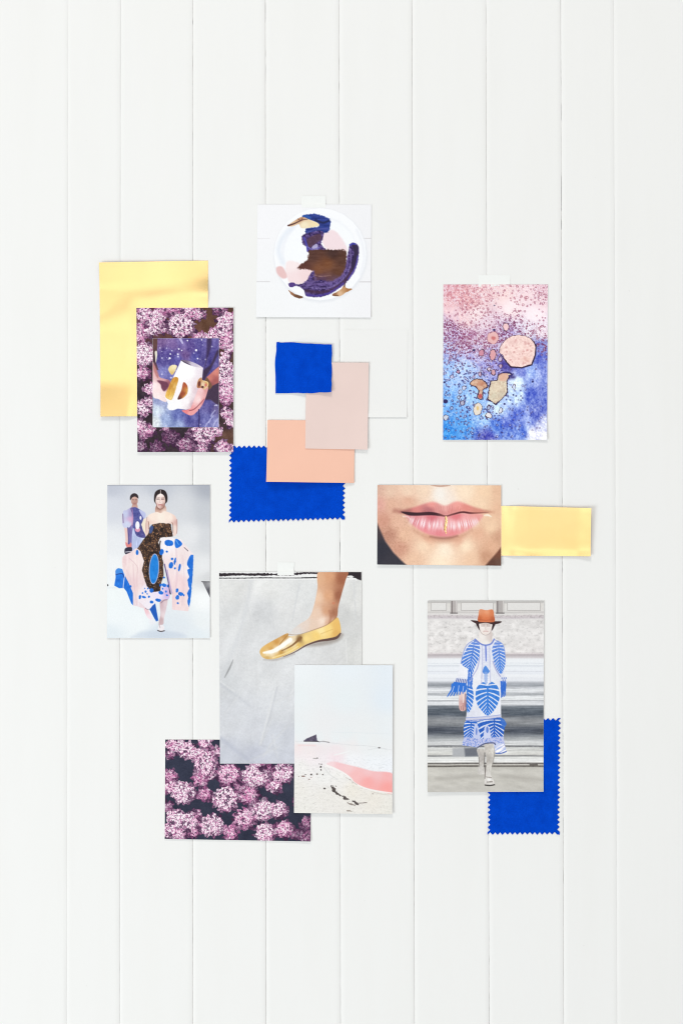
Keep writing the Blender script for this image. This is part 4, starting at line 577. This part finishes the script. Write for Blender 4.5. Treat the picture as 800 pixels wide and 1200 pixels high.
    p.poly([(398, 184), (402, 120), (408, 82), (424, 70), (475, 80), (526, 72), (542, 88), (548, 130), (550, 188), (470, 192)], [(420, 90, (226, 150, 112)), (480, 100, (236, 162, 122)), (530, 100, (218, 128, 84)), (410, 160, (198, 104, 62)), (470, 165, (216, 118, 74)), (540, 165, (190, 98, 60)), (460, 130, (226, 136, 92))], soft=.4)
    p.line([(398, 166), (470, 174), (550, 168)], 6, (176, 88, 56), soft=.5, alpha=.7)
    p.grain(4, 1.1, 8)
    return p.out()
# ------------------------------------------------------------------ materials
def new_mat(name):
    m = bpy.data.materials.new(name); m.use_nodes = True
    nt = m.node_tree; b = nt.nodes['Principled BSDF']
    return m, nt, b
def node(nt, kind, **kw):
    n = nt.nodes.new(kind)
    for k, v in kw.items():
        if k in n.inputs: n.inputs[k].default_value = v
        else: setattr(n, k, v)
    return n
def coords(nt, scale=(1, 1, 1)):
    tc = nt.nodes.new('ShaderNodeTexCoord'); mp = nt.nodes.new('ShaderNodeMapping'); mp.inputs['Scale'].default_value = scale
    nt.links.new(tc.outputs['Object'], mp.inputs['Vector']); return mp.outputs['Vector']
def noise_ramp(nt, vec, scale, detail, stops, rough=.5):
    n = node(nt, 'ShaderNodeTexNoise', Scale=scale, Detail=detail, Roughness=rough); nt.links.new(vec, n.inputs['Vector'])
    r = nt.nodes.new('ShaderNodeValToRGB'); e = r.color_ramp.elements
    e[0].position, e[0].color = stops[0][0], (*stops[0][1], 1); e[1].position, e[1].color = stops[-1][0], (*stops[-1][1], 1)
    for p, c in stops[1:-1]:
        k = e.new(p); k.color = (*c, 1)
    nt.links.new(n.outputs['Fac'], r.inputs['Fac']); return n, r
def bump(nt, b, height, strength, dist):
    bp = node(nt, 'ShaderNodeBump', Strength=strength, Distance=dist); nt.links.new(height, bp.inputs['Height']); nt.links.new(bp.outputs['Normal'], b.inputs['Normal'])

def paint_mat():
    m, nt, b = new_mat('white_wall_paint')
    v = coords(nt, (1, 1, .16))
    n, r = noise_ramp(nt, v, 26, 6, [(.30, (.846, .847, .834)), (.55, (.856, .858, .847)), (.75, (.852, .855, .846))])
    v2 = coords(nt, (1, 1, 1)); n2, r2 = noise_ramp(nt, v2, 210, 3, [(.20, (.80, .79, .77)), (.27, (1, 1, 1)), (1, (1, 1, 1))])   # a few specks and scuffs
    mx = node(nt, 'ShaderNodeMix', data_type='RGBA', blend_type='MULTIPLY'); mx.inputs['Factor'].default_value = .6
    nt.links.new(r.outputs['Color'], mx.inputs[6]); nt.links.new(r2.outputs['Color'], mx.inputs[7]); nt.links.new(mx.outputs[2], b.inputs['Base Color'])
    b.inputs['Roughness'].default_value = .5; b.inputs['Specular IOR Level'].default_value = .3
    v3 = coords(nt, (1, 1, .05)); n3 = node(nt, 'ShaderNodeTexNoise', Scale=190., Detail=4.); nt.links.new(v3, n3.inputs['Vector'])
    bump(nt, b, n3.outputs['Fac'], .10, .0008)
    return m
def print_mat():
    m, nt, b = new_mat('printed_ink')
    a = nt.nodes.new('ShaderNodeAttribute'); a.attribute_name = 'ink'
    v = coords(nt); n, r = noise_ramp(nt, v, 900, 2, [(.3, (.965, .965, .965)), (.7, (1, 1, 1))])
    mx = node(nt, 'ShaderNodeMix', data_type='RGBA', blend_type='MULTIPLY'); mx.inputs['Factor'].default_value = .3
    nt.links.new(a.outputs['Color'], mx.inputs[6]); nt.links.new(r.outputs['Color'], mx.inputs[7]); nt.links.new(mx.outputs[2], b.inputs['Base Color'])
    b.inputs['Roughness'].default_value = .42; b.inputs['Specular IOR Level'].default_value = .18
    return m
def card_mat(name, c, var=.03, scale=60, rough=.6, trans=0.):
    m, nt, b = new_mat(name); v = coords(nt)
    lo = tuple(x * (1 - var) for x in c)
    n, r = noise_ramp(nt, v, scale, 5, [(.3, lo), (.7, c)]); nt.links.new(r.outputs['Color'], b.inputs['Base Color'])
    n2 = node(nt, 'ShaderNodeTexNoise', Scale=1600., Detail=3.); nt.links.new(v, n2.inputs['Vector'])
    bump(nt, b, n2.outputs['Fac'], .12, .0002)
    b.inputs['Roughness'].default_value = rough; b.inputs['Specular IOR Level'].default_value = .2
    if trans:
        t = node(nt, 'ShaderNodeBsdfTranslucent'); t.inputs['Color'].default_value = (*c, 1)
        tr = node(nt, 'ShaderNodeBsdfTransparent'); mx0 = nt.nodes.new('ShaderNodeMixShader'); mx1 = nt.nodes.new('ShaderNodeMixShader')
        mx0.inputs[0].default_value = .35; mx1.inputs[0].default_value = trans
        nt.links.new(b.outputs[0], mx0.inputs[1]); nt.links.new(t.outputs[0], mx0.inputs[2]); nt.links.new(mx0.outputs[0], mx1.inputs[1]); nt.links.new(tr.outputs[0], mx1.inputs[2])
        nt.links.new(mx1.outputs[0], nt.nodes['Material Output'].inputs['Surface'])
    return m
def cloth_mat():
    m, nt, b = new_mat('cobalt_cotton'); v = coords(nt)
    n, r = noise_ramp(nt, v, 75, 6, [(.25, (.0008, .050, .50)), (.5, (.0010, .062, .58)), (.78, (.0016, .074, .66))], .6)
    n2, r2 = noise_ramp(nt, coords(nt, (1, 1, 1)), 900, 2, [(.3, (.86, .86, .86)), (.7, (1.06, 1.06, 1.06))])
    mx = node(nt, 'ShaderNodeMix', data_type='RGBA', blend_type='MULTIPLY'); mx.inputs['Factor'].default_value = 1.
    nt.links.new(r.outputs['Color'], mx.inputs[6]); nt.links.new(r2.outputs['Color'], mx.inputs[7]); nt.links.new(mx.outputs[2], b.inputs['Base Color'])
    wx = node(nt, 'ShaderNodeTexWave', bands_direction='X', Scale=320.); wx.inputs['Distortion'].default_value = 1.2
    wz = node(nt, 'ShaderNodeTexWave', bands_direction='Z', Scale=320.); wz.inputs['Distortion'].default_value = 1.2
    nt.links.new(v, wx.inputs['Vector']); nt.links.new(v, wz.inputs['Vector'])
    mm = node(nt, 'ShaderNodeMath', operation='MAXIMUM'); nt.links.new(wx.outputs['Fac'], mm.inputs[0]); nt.links.new(wz.outputs['Fac'], mm.inputs[1])
    bump(nt, b, mm.outputs[0], .25, .0003)
    b.inputs['Roughness'].default_value = .95; b.inputs['Specular IOR Level'].default_value = .02
    return m
def foil_mat():
    m, nt, b = new_mat('gold_foil'); v = coords(nt)
    n, r = noise_ramp(nt, v, 9, 4, [(.3, (.965, .635, .175)), (.7, (.985, .69, .235))]); nt.links.new(r.outputs['Color'], b.inputs['Base Color'])
    b.inputs['Metallic'].default_value = 1.; b.inputs['Roughness'].default_value = .27; b.inputs['Coat Weight'].default_value = 1.; b.inputs['Coat IOR'].default_value = 2.15; b.inputs['Coat Roughness'].default_value = .25
    n2 = node(nt, 'ShaderNodeTexNoise', Scale=500., Detail=3.); nt.links.new(v, n2.inputs['Vector']); bump(nt, b, n2.outputs['Fac'], .05, .0003)
    return m
PAINT = paint_mat(); INK = print_mat(); CLOTH = cloth_mat(); FOIL = foil_mat()
PAPER = card_mat('white_photo_paper', (.86, .86, .86), .02, 80, .5)
PEACH = card_mat('peach_card', (.905, .545, .415), .02, 30)
PINK = card_mat('pale_pink_card', (.815, .645, .600), .035, 22)
BLANK = card_mat('plain_white_card', (.852, .853, .842), .01, 30)
TAPE = card_mat('white_paper_tape', (.885, .90, .885), .02, 200, .55)
FILL = card_mat('joint_paint', (.76, .75, .73), .25, 120, .7)

# ------------------------------------------------------------------ geometry helpers
def link(name, verts, faces, mat, parent=None, smooth=False):
    me = bpy.data.meshes.new(name)
    verts = np.asarray(verts, np.float32)
    if isinstance(faces, np.ndarray):
        me.vertices.add(len(verts)); me.vertices.foreach_set('co', verts.ravel())
        me.loops.add(faces.size); me.loops.foreach_set('vertex_index', faces.ravel().astype(np.int32))
        me.polygons.add(len(faces)); me.polygons.foreach_set('loop_start', np.arange(0, faces.size, faces.shape[1], dtype=np.int32))
        me.update(calc_edges=True)
    else:
        me.from_pydata([tuple(map(float, v)) for v in verts], [], faces); me.update()
    me.materials.append(mat)
    if smooth: me.polygons.foreach_set('use_smooth', np.ones(len(me.polygons), bool))
    o = bpy.data.objects.new(name, me); COL.objects.link(o)
    if parent: o.parent = parent
    return o
def tag(o, label, cat, group=None):
    o['label'] = label; o['category'] = cat
    if group: o['group'] = group
    return o

def lift(seed=0, wave=.25, wl=60., **k):
    """how far a sheet stands off the wall, in mm, over its corner and edge curls: tl, tr, br, bl, top, right, bottom, left = (mm, reach in mm)"""
    def f(u, v, w, h):
        x = u * w; y = v * h; z = wave * 2 * fbm(x / wl, y / wl, seed, 2)
        for nm, d in (('tl', np.hypot(x, y)), ('tr', np.hypot(w - x, y)), ('br', np.hypot(w - x, h - y)), ('bl', np.hypot(x, h - y)), ('top', y), ('right', w - x), ('bottom', h - y), ('left', x)):
            if nm in k: z = z + k[nm][0] * np.clip(1 - d / k[nm][1], 0, 1) ** 2
        if 'wedge' in k: z = z + k['wedge'][0] * (1 - u) ** .8 * np.clip(1 - (h - y) / k['wedge'][1], 0, 1) ** 2
        if 'over' in k: z = z + k['over'] * sstep(.2, .5, u)
        return z
    return f

def grid(corners, base, step, fn, thick=None, inset=0., jig=None):
    """corners TL TR BR BL in mm of the wall; returns points (front, then back) and quads"""
    c = np.array(corners, float)
    w = np.hypot(*(c[1] - c[0])); h = np.hypot(*(c[3] - c[0])); nx = max(2, int(round(w / step))); ny = max(2, int(round(h / step)))
    u, v = np.meshgrid(np.linspace(inset / w, 1 - inset / w, nx + 1), np.linspace(inset / h, 1 - inset / h, ny + 1))
    px = (c[0, 0] * (1 - u) + c[1, 0] * u) * (1 - v) + (c[3, 0] * (1 - u) + c[2, 0] * u) * v
    py = (c[0, 1] * (1 - u) + c[1, 1] * u) * (1 - v) + (c[3, 1] * (1 - u) + c[2, 1] * u) * v
    if jig: px, py = jig(px, py, u, v, nx, ny)
    d = base + fn(u, v, w, h)
    def P(dd): return np.stack([(px - 400) / 1000, -dd / 1000, ZC + (600 - py) / 1000], -1).reshape(-1, 3)
    i = np.arange((nx + 1) * (ny + 1)).reshape(ny + 1, nx + 1)
    f = np.stack([i[:-1, :-1], i[1:, :-1], i[1:, 1:], i[:-1, 1:]], -1).reshape(-1, 4)
    if thick is None: return P(d), f, px.ravel(), py.ravel()
    n = i.size; b = f[:, ::-1] + n
    rim = np.concatenate([i[0, :], i[1:, -1], i[-1, -2::-1], i[-2:0:-1, 0]]); r2 = np.roll(rim, -1); m = len(rim)
    front, back = P(d), P(d - thick); k = np.arange(m); q = 2 * n + 4 * k                   # the cut edge has points of its own, so that it stays crisp
    side = np.stack([q, q + 1, q + 2, q + 3], -1); ev = np.stack([front[rim], front[r2], back[r2], back[rim]], 1).reshape(-1, 3)
    return np.concatenate([front, back, ev]), np.concatenate([f, b, side]), px.ravel(), py.ravel()

def sheet(name, corners, base, fn, mat, thick=.25, step=4., jig=None, parent=None):
    v, f, _, _ = grid(corners, base, step, fn, thick, jig=jig)
    return link(name, v, f, mat, parent, smooth=True)
DENS = .55
def photo(corners, base, fn, painter, label, cat='photo print'):
    o = sheet('photo_print', corners, base, fn, PAPER, .22, 4.)
    v, f, px, py = grid(corners, base + .07, DENS, fn, None, .12)
    pic = link('printed_picture', v, f, INK, o, smooth=True)
    rgb = painter(px, py)
    at = pic.data.color_attributes.new('ink', 'FLOAT_COLOR', 'POINT')
    at.data.foreach_set('color', np.concatenate([rgb, np.ones((len(rgb), 1))], 1).astype(np.float32).ravel())
    return tag(o, label, cat)

# ------------------------------------------------------------------ the wall of painted boards
TOP = [80, 141.4, 226, 311, 397.3, 482.6, 569, 656.6, 718.5]
BOT = [78.5, 140.3, 226, 312, 399, 485.6, 573, 660.2, 722.5]
GAP = [.04, .18, .42, .42, .36, .34, .32, .38, .04]          # open joint widths
RND = [.14, .28, .4, .4, .38, .38, .36, .4, .14]         # rounding of the board edges beside each joint
Y0, Y1 = -520., 1720.
back = [W(-650, Y0, -9), W(1450, Y0, -9), W(1450, Y1, -9), W(-650, Y1, -9), W(-650, Y0, -24), W(1450, Y0, -24), W(1450, Y1, -24), W(-650, Y1, -24)]
wall = link('wall', back, [(0, 3, 2, 1), (4, 5, 6, 7), (0, 1, 5, 4), (1, 2, 6, 5), (2, 3, 7, 6), (3, 0, 4, 7)], FILL)
wall['kind'] = 'structure'; wall['label'] = 'white painted wall of upright tongue and groove boards'
PROUD = [.10 * math.sin(j * 2.7) - .05 for j in range(10)]          # boards do not lie quite flush
PROUD[0] = PROUD[1]; PROUD[9] = PROUD[8]
def joint_x(j, y):
    if j < 0: return np.full_like(y, -645.)
    if j >= len(TOP): return np.full_like(y, 1445.)
    return TOP[j] + (BOT[j] - TOP[j]) * y / 1200.
def board(j):
    """the board between joint j - 1 and joint j"""
    ys = np.linspace(Y0, Y1, 320)
    def gap(k): return .5 * GAP[k] * (.8 + .4 * vnoise(ys / 37., ys * 0 + k, 7)) if 0 <= k < len(GAP) else 0 * ys
    xl = joint_x(j - 1, ys) + gap(j - 1) + .12 * (fbm(ys / 14., ys * 0 + j, 3, 3) - .5); xr = joint_x(j, ys) - gap(j) - .12 * (fbm(ys / 11., ys * 0 + j, 9, 3) - .5)
    rl = RND[j - 1] if j > 0 else 1.; rr = RND[j] if j < len(RND) else 1.
    proud = PROUD[j]
    prof = []                                                 # (side, offset inward, depth)
    prof += [(0, 0, -8.), (0, 0, -rl), (0, rl * .3, -rl * .29), (0, rl, 0)]
    prof += [(0, rl + 5, 0), (.5, 0, .12 * math.sin(j * 1.3)), (1, rr + 5, 0)]
    prof += [(1, rr, 0), (1, rr * .3, -rr * .29), (1, 0, -rr), (1, 0, -8.)]
    n = len(prof); V = np.empty((len(ys), n, 3))
    for k, (s, off, dep) in enumerate(prof):
        x = xl + off if s == 0 else xr - off if s == 1 else .5 * (xl + xr)
        wav = .10 * (fbm(ys / 90. + k * .2, ys * 0 + j * 3.1, 21, 2) - .5)
        V[:, k, 0] = (x - 400) / 1000; V[:, k, 1] = -(dep + proud + (wav if dep > -1 else 0)) / 1000; V[:, k, 2] = ZC + (600 - ys) / 1000
    i = np.arange(len(ys) * n).reshape(len(ys), n)
    f = np.stack([i[:-1, :-1], i[1:, :-1], i[1:, 1:], i[:-1, 1:]], -1).reshape(-1, 4)
    bk = np.stack([i[:-1, -1], i[1:, -1], i[1:, 0], i[:-1, 0]], -1)
    link('board', V.reshape(-1, 3), np.concatenate([f, bk]), PAINT, wall, smooth=True)
for j in range(len(TOP) + 1): board(j)
for j in range(len(TOP)):                                       # dried paint that bridges the joint, broken through in places
    ys = np.linspace(Y0, Y1, 1000); x = joint_x(j, ys)
    hole = sstep(.56, .72, fbm(ys / 9., ys * 0 + j * 7.7, 31, 4)) * (.3 + .7 * sstep(.35, .65, vnoise(ys / 160., ys * 0 + j * 3.3, 5)))
    d = min(PROUD[j], PROUD[j + 1]) - (.3 if j in (0, 8) else .42) - .25 * vnoise(ys / 23., ys * 0 + j, 4) - 3.0 * hole * (0 if j in (0, 8) else 1) * (1 - .75 * sstep(760, 1000, ys))
    V = np.stack([np.stack([(x - 1.6 - 400) / 1000, -d / 1000, ZC + (600 - ys) / 1000], -1), np.stack([(x + 1.6 - 400) / 1000, -d / 1000, ZC + (600 - ys) / 1000], -1),
                  np.stack([(x + 1.6 - 400) / 1000, -(d - 1) / 1000, ZC + (600 - ys) / 1000], -1), np.stack([(x - 1.6 - 400) / 1000, -(d - 1) / 1000, ZC + (600 - ys) / 1000], -1)], 1)
    i = np.arange(len(ys) * 4).reshape(len(ys), 4); f = np.concatenate([np.stack([i[:-1, k], i[1:, k], i[1:, (k + 1) % 4], i[:-1, (k + 1) % 4]], -1) for k in range(4)])
    link('joint_paint', V.reshape(-1, 3), f, FILL, wall)

# ------------------------------------------------------------------ sheets fixed to the wall
def pinked(pitch, deep, seed):
    """teeth of pinking shears along all four edges"""
    def jig(px, py, u, v, nx, ny):
        i = np.arange(nx + 1)[None, :] + 0 * py; j = np.arange(ny + 1)[:, None] + 0 * px
        px = px.copy(); py = py.copy()
        cut = deep * (.92 + .16 * vnoise(i * .7 + j * .9, i * .3 - j, seed))
        l, r, t, b = i == 0, i == nx, j == 0, j == ny
        px += np.where(l & (j % 2 == 1) & ~t & ~b, cut, 0) - np.where(r & (j % 2 == 1) & ~t & ~b, cut, 0)
        py += np.where(t & (i % 2 == 1) & ~l & ~r, cut, 0) - np.where(b & (i % 2 == 1) & ~l & ~r, cut, 0)
        wob = .3; ed = l | r | t | b
        px += np.where(ed, wob * 2 * (vnoise(i * 1.3 + 5, j * 1.1, seed + 2) - .5), 0); py += np.where(ed, wob * 2 * (vnoise(i * 1.1, j * 1.7 + 9, seed + 3) - .5), 0)
        return px, py
    return jig

# gold foils
def bend(d, r, s, k=14.):
    """a curl: bent over k mm, then straight to the edge; d: mm from the edge, r: where it starts, s: its slope"""
    k = min(k, r * .6); return s * np.where(d < r - k, r - d - k / 2, np.clip(r - d, 0, k) ** 2 / (2 * k))
def foil_wave(u, v, w, h):
    x = u * w; y = v * h
    free = 1 - sstep(30, 48, x) * sstep(36, 56, y)            # it lies flat where the flower print holds it down
    t = y + .36 * x                                            # a faint fold that climbs to the right
    z = bend(y, 36., .125) * (1 - u) ** .7 + bend(w - x, 34., .06) * sstep(18, 44, y) + bend(h - y, 46., .07) + .5 * np.exp(-((t - 72) / 15.) ** 2) + .8 * (fbm(x / 46, y / 60, 5, 2) - .5)
    return np.maximum(z, 0) * free
tag(sheet('foil_sheet', [(116.8, 308), (243.9, 305.4), (243.6, 487.2), (118.4, 488.2)], .5, foil_wave, FOIL, .12, 2.5), 'large pale gold foil sheet behind the flower print on the left', 'foil sheet')
def strip_wave(u, v, w, h):
    x = u * w; y = v * h
    z = bend(h - y, 17., .135 - .05 * u, 9.) + bend(w - x, 19., .15, 9.) + .07 * np.minimum(x, 40.) * np.clip(1.1 - y / 46., 0, 1) + 1.0 * (fbm(x / 34, y / 26, 8, 2) - .5)
    z = np.maximum(z + .3, 0)
    return z * sstep(6, 26, x)
tag(sheet('foil_sheet', [(578, 592.6), (691.6, 595.4), (691.0, 651.8), (578, 651.0)], .6, strip_wave, FOIL, .12, 2.), 'small gold foil strip sticking out right of the lips print', 'foil sheet')

# plain cards and cloth
tag(sheet('card', [(403.2, 386.4), (477.4, 386.8), (476.6, 489), (402.6, 489)], .32, lift(3, .06, bottom=(.9, 14)), BLANK, .14), 'plain white blank card, nearly the colour of the wall, right of the pink card', 'card')
tag(sheet('cloth_swatch', [(268.8, 522.2), (404.6, 521.6), (404.0, 608.8), (268.4, 612.4)], .6, lift(5, .15, 40), CLOTH, .5, 2.87, pinked(2.9, 3.1, 3)), 'wide cobalt blue cloth swatch with zigzag edges under the peach card', 'cloth swatch', 'blue cloth swatches with zigzag edges')
tag(sheet('card', [(313.6, 492.2), (415.4, 493), (414.7, 566), (312.1, 564.7)], 1.15, lift(7, .1, wedge=(6.5, 38), bottom=(.5, 20)), PEACH, .35), 'peach orange card overlapping the blue swatch with zigzag edges', 'card')
tag(sheet('card', [(359.0, 424.8), (431.8, 425.1), (430.5, 527), (357.5, 525.6)], 1.65, lift(9, .1, br=(1.0, 50), bottom=(.5, 18), top=(.5, 30)), PINK, .35), 'pale dusty pink card between the small blue cloth and the peach card', 'card')
def rough_cut(px, py, u, v, nx, ny):
    e = (u == 0) | (u == 1) | (v == 0) | (v == 1)
    px = px - 1.4 * np.exp(-((v - .42) / .2) ** 2) * (1 - u) ; py = py + 1.0 * np.exp(-((u - .62) / .14) ** 2) * (v == 1) * .8 - .5 * np.exp(-((u - .3) / .1) ** 2) * (v == 0)
    return px + np.where(e, .4 * (vnoise(px / 5, py / 5, 3) - .5) * 2, 0), py + np.where(e, .4 * (vnoise(px / 5, py / 5, 4) - .5) * 2, 0)
tag(sheet('cloth_swatch', [(324.2, 401), (388.8, 404), (388.3, 459.6), (322.8, 461.2)], .75, lift(11, .15, 25, over=1.6, br=(3.2, 42)), CLOTH, .5, 2.2, rough_cut), 'small roughly cut cobalt blue cloth square without zigzag edges', 'cloth swatch')
tag(sheet('cloth_swatch', [(571.4, 841), (656.4, 841.6), (655.0, 977.8), (571.0, 978.2)], .5, lift(13, .2, 40), CLOTH, .5, 2.95, pinked(2.95, 3.1, 8)), 'tall cobalt blue cloth swatch with zigzag edges behind the hat and blue dress print', 'cloth swatch', 'blue cloth swatches with zigzag edges')

# printed photographs
photo([(302, 239.6), (435, 239.6), (434.4, 372.4), (300, 371.6)], .6, lift(21, .15, bottom=(.6, 40), bl=(.5, 40)), print_plate, 'square print of a white plate smeared with brown and purple paint')
photo([(160.1, 360.9), (273.6, 360.5), (273.6, 529.9), (161.4, 529.9)], 1.5, lift(22, .12, bottom=(.8, 26)), print_flowers, 'tall print of pink flower heads partly covered by the mug print')
photo([(179.3, 396.5), (256.9, 396.5), (256.6, 500.8), (179.3, 500.8)], 1.9, lift(23, .1, bottom=(.3, 20)), print_mug, 'small print of hands holding a white mug, stuck on the flower print')
photo([(519, 333.3), (641.4, 333.3), (640.5, 515.6), (518.6, 515.6)], .6, lift(24, .15, bottom=(.9, 35), br=(.6, 40)), print_splash, 'abstract watercolour print running from pink to blue with bubbles')
photo([(441.9, 568.2), (586.8, 568.7), (586.8, 663), (441.5, 661.6)], 1.3, lift(25, .12, bottom=(1.3, 30)), print_lips, 'close up print of pink lips with a gold line')
photo([(126.1, 568.4), (246.2, 568.1), (246.2, 747.6), (125.6, 747.6)], .6, lift(26, .15, bottom=(.6, 30), right=(.4, 18)), print_runway, 'fashion print of two women walking, the front one in a pink and blue dress')
photo([(256.8, 670.3), (423.3, 670.3), (424, 894.7), (257.9, 894.7)], 1.0, lift(27, .1), print_shoe, 'large grey print of a foot in a gold flat shoe')
photo([(345.2, 779), (460, 779.4), (459.4, 953.9), (344.5, 952.3)], 1.7, lift(28, .12, bottom=(.7, 30), right=(.4, 16)), print_beach, 'pale print of a beach with a pink inlet, overlapping the shoe print')
photo([(500.4, 703.9), (636.7, 703.9), (636.2, 927.5), (500.4, 928)], 1.2, lift(29, .12, bottom=(1.2, 40), bl=(.7, 50)), print_bluedress, 'fashion print of a woman in a brown hat and a white and blue leaf dress')
photo([(193.8, 866.5), (364.2, 867), (363.8, 986), (193.1, 983)], .5, lift(30, .1, bottom=(.6, 24), br=(.6, 40)), print_hydrangea, 'wide print of pink hydrangea heads on dark ground under the shoe print')

# strips of white tape over the top edges
def tape(x0, x1, y0, y1, edge, up, label):
    def fn(u, v, w, h): return .25 + up * sstep(edge - 2.5, edge - .2, y0 + v * h) + .05 * fbm(u * w / 4, v * h / 4, 3, 2)
    def torn(px, py, u, v, nx, ny):
        e = (u == 0) | (u == 1)
        return px + np.where(e, .5 * (vnoise(py / 1.3, px, 6) - .5) * 2, 0), py
    return tag(sheet('tape_strip', [(x0, y0), (x1, y0 + .2), (x1, y1), (x0, y1 - .2)], .05, fn, TAPE, .1, .8, torn), label, 'tape', 'white tape strips on top edges of prints')
tape(353.6, 381.6, 229.4, 243.5, 239.6, .55, 'white tape strip at the top of the plate print')
tape(560.2, 597, 322.3, 336, 333.3, .55, 'white tape strip at the top of the pink and blue watercolour print')
tape(325, 344.6, 658.8, 674, 670.3, .95, 'white tape strip at the top of the gold shoe print')
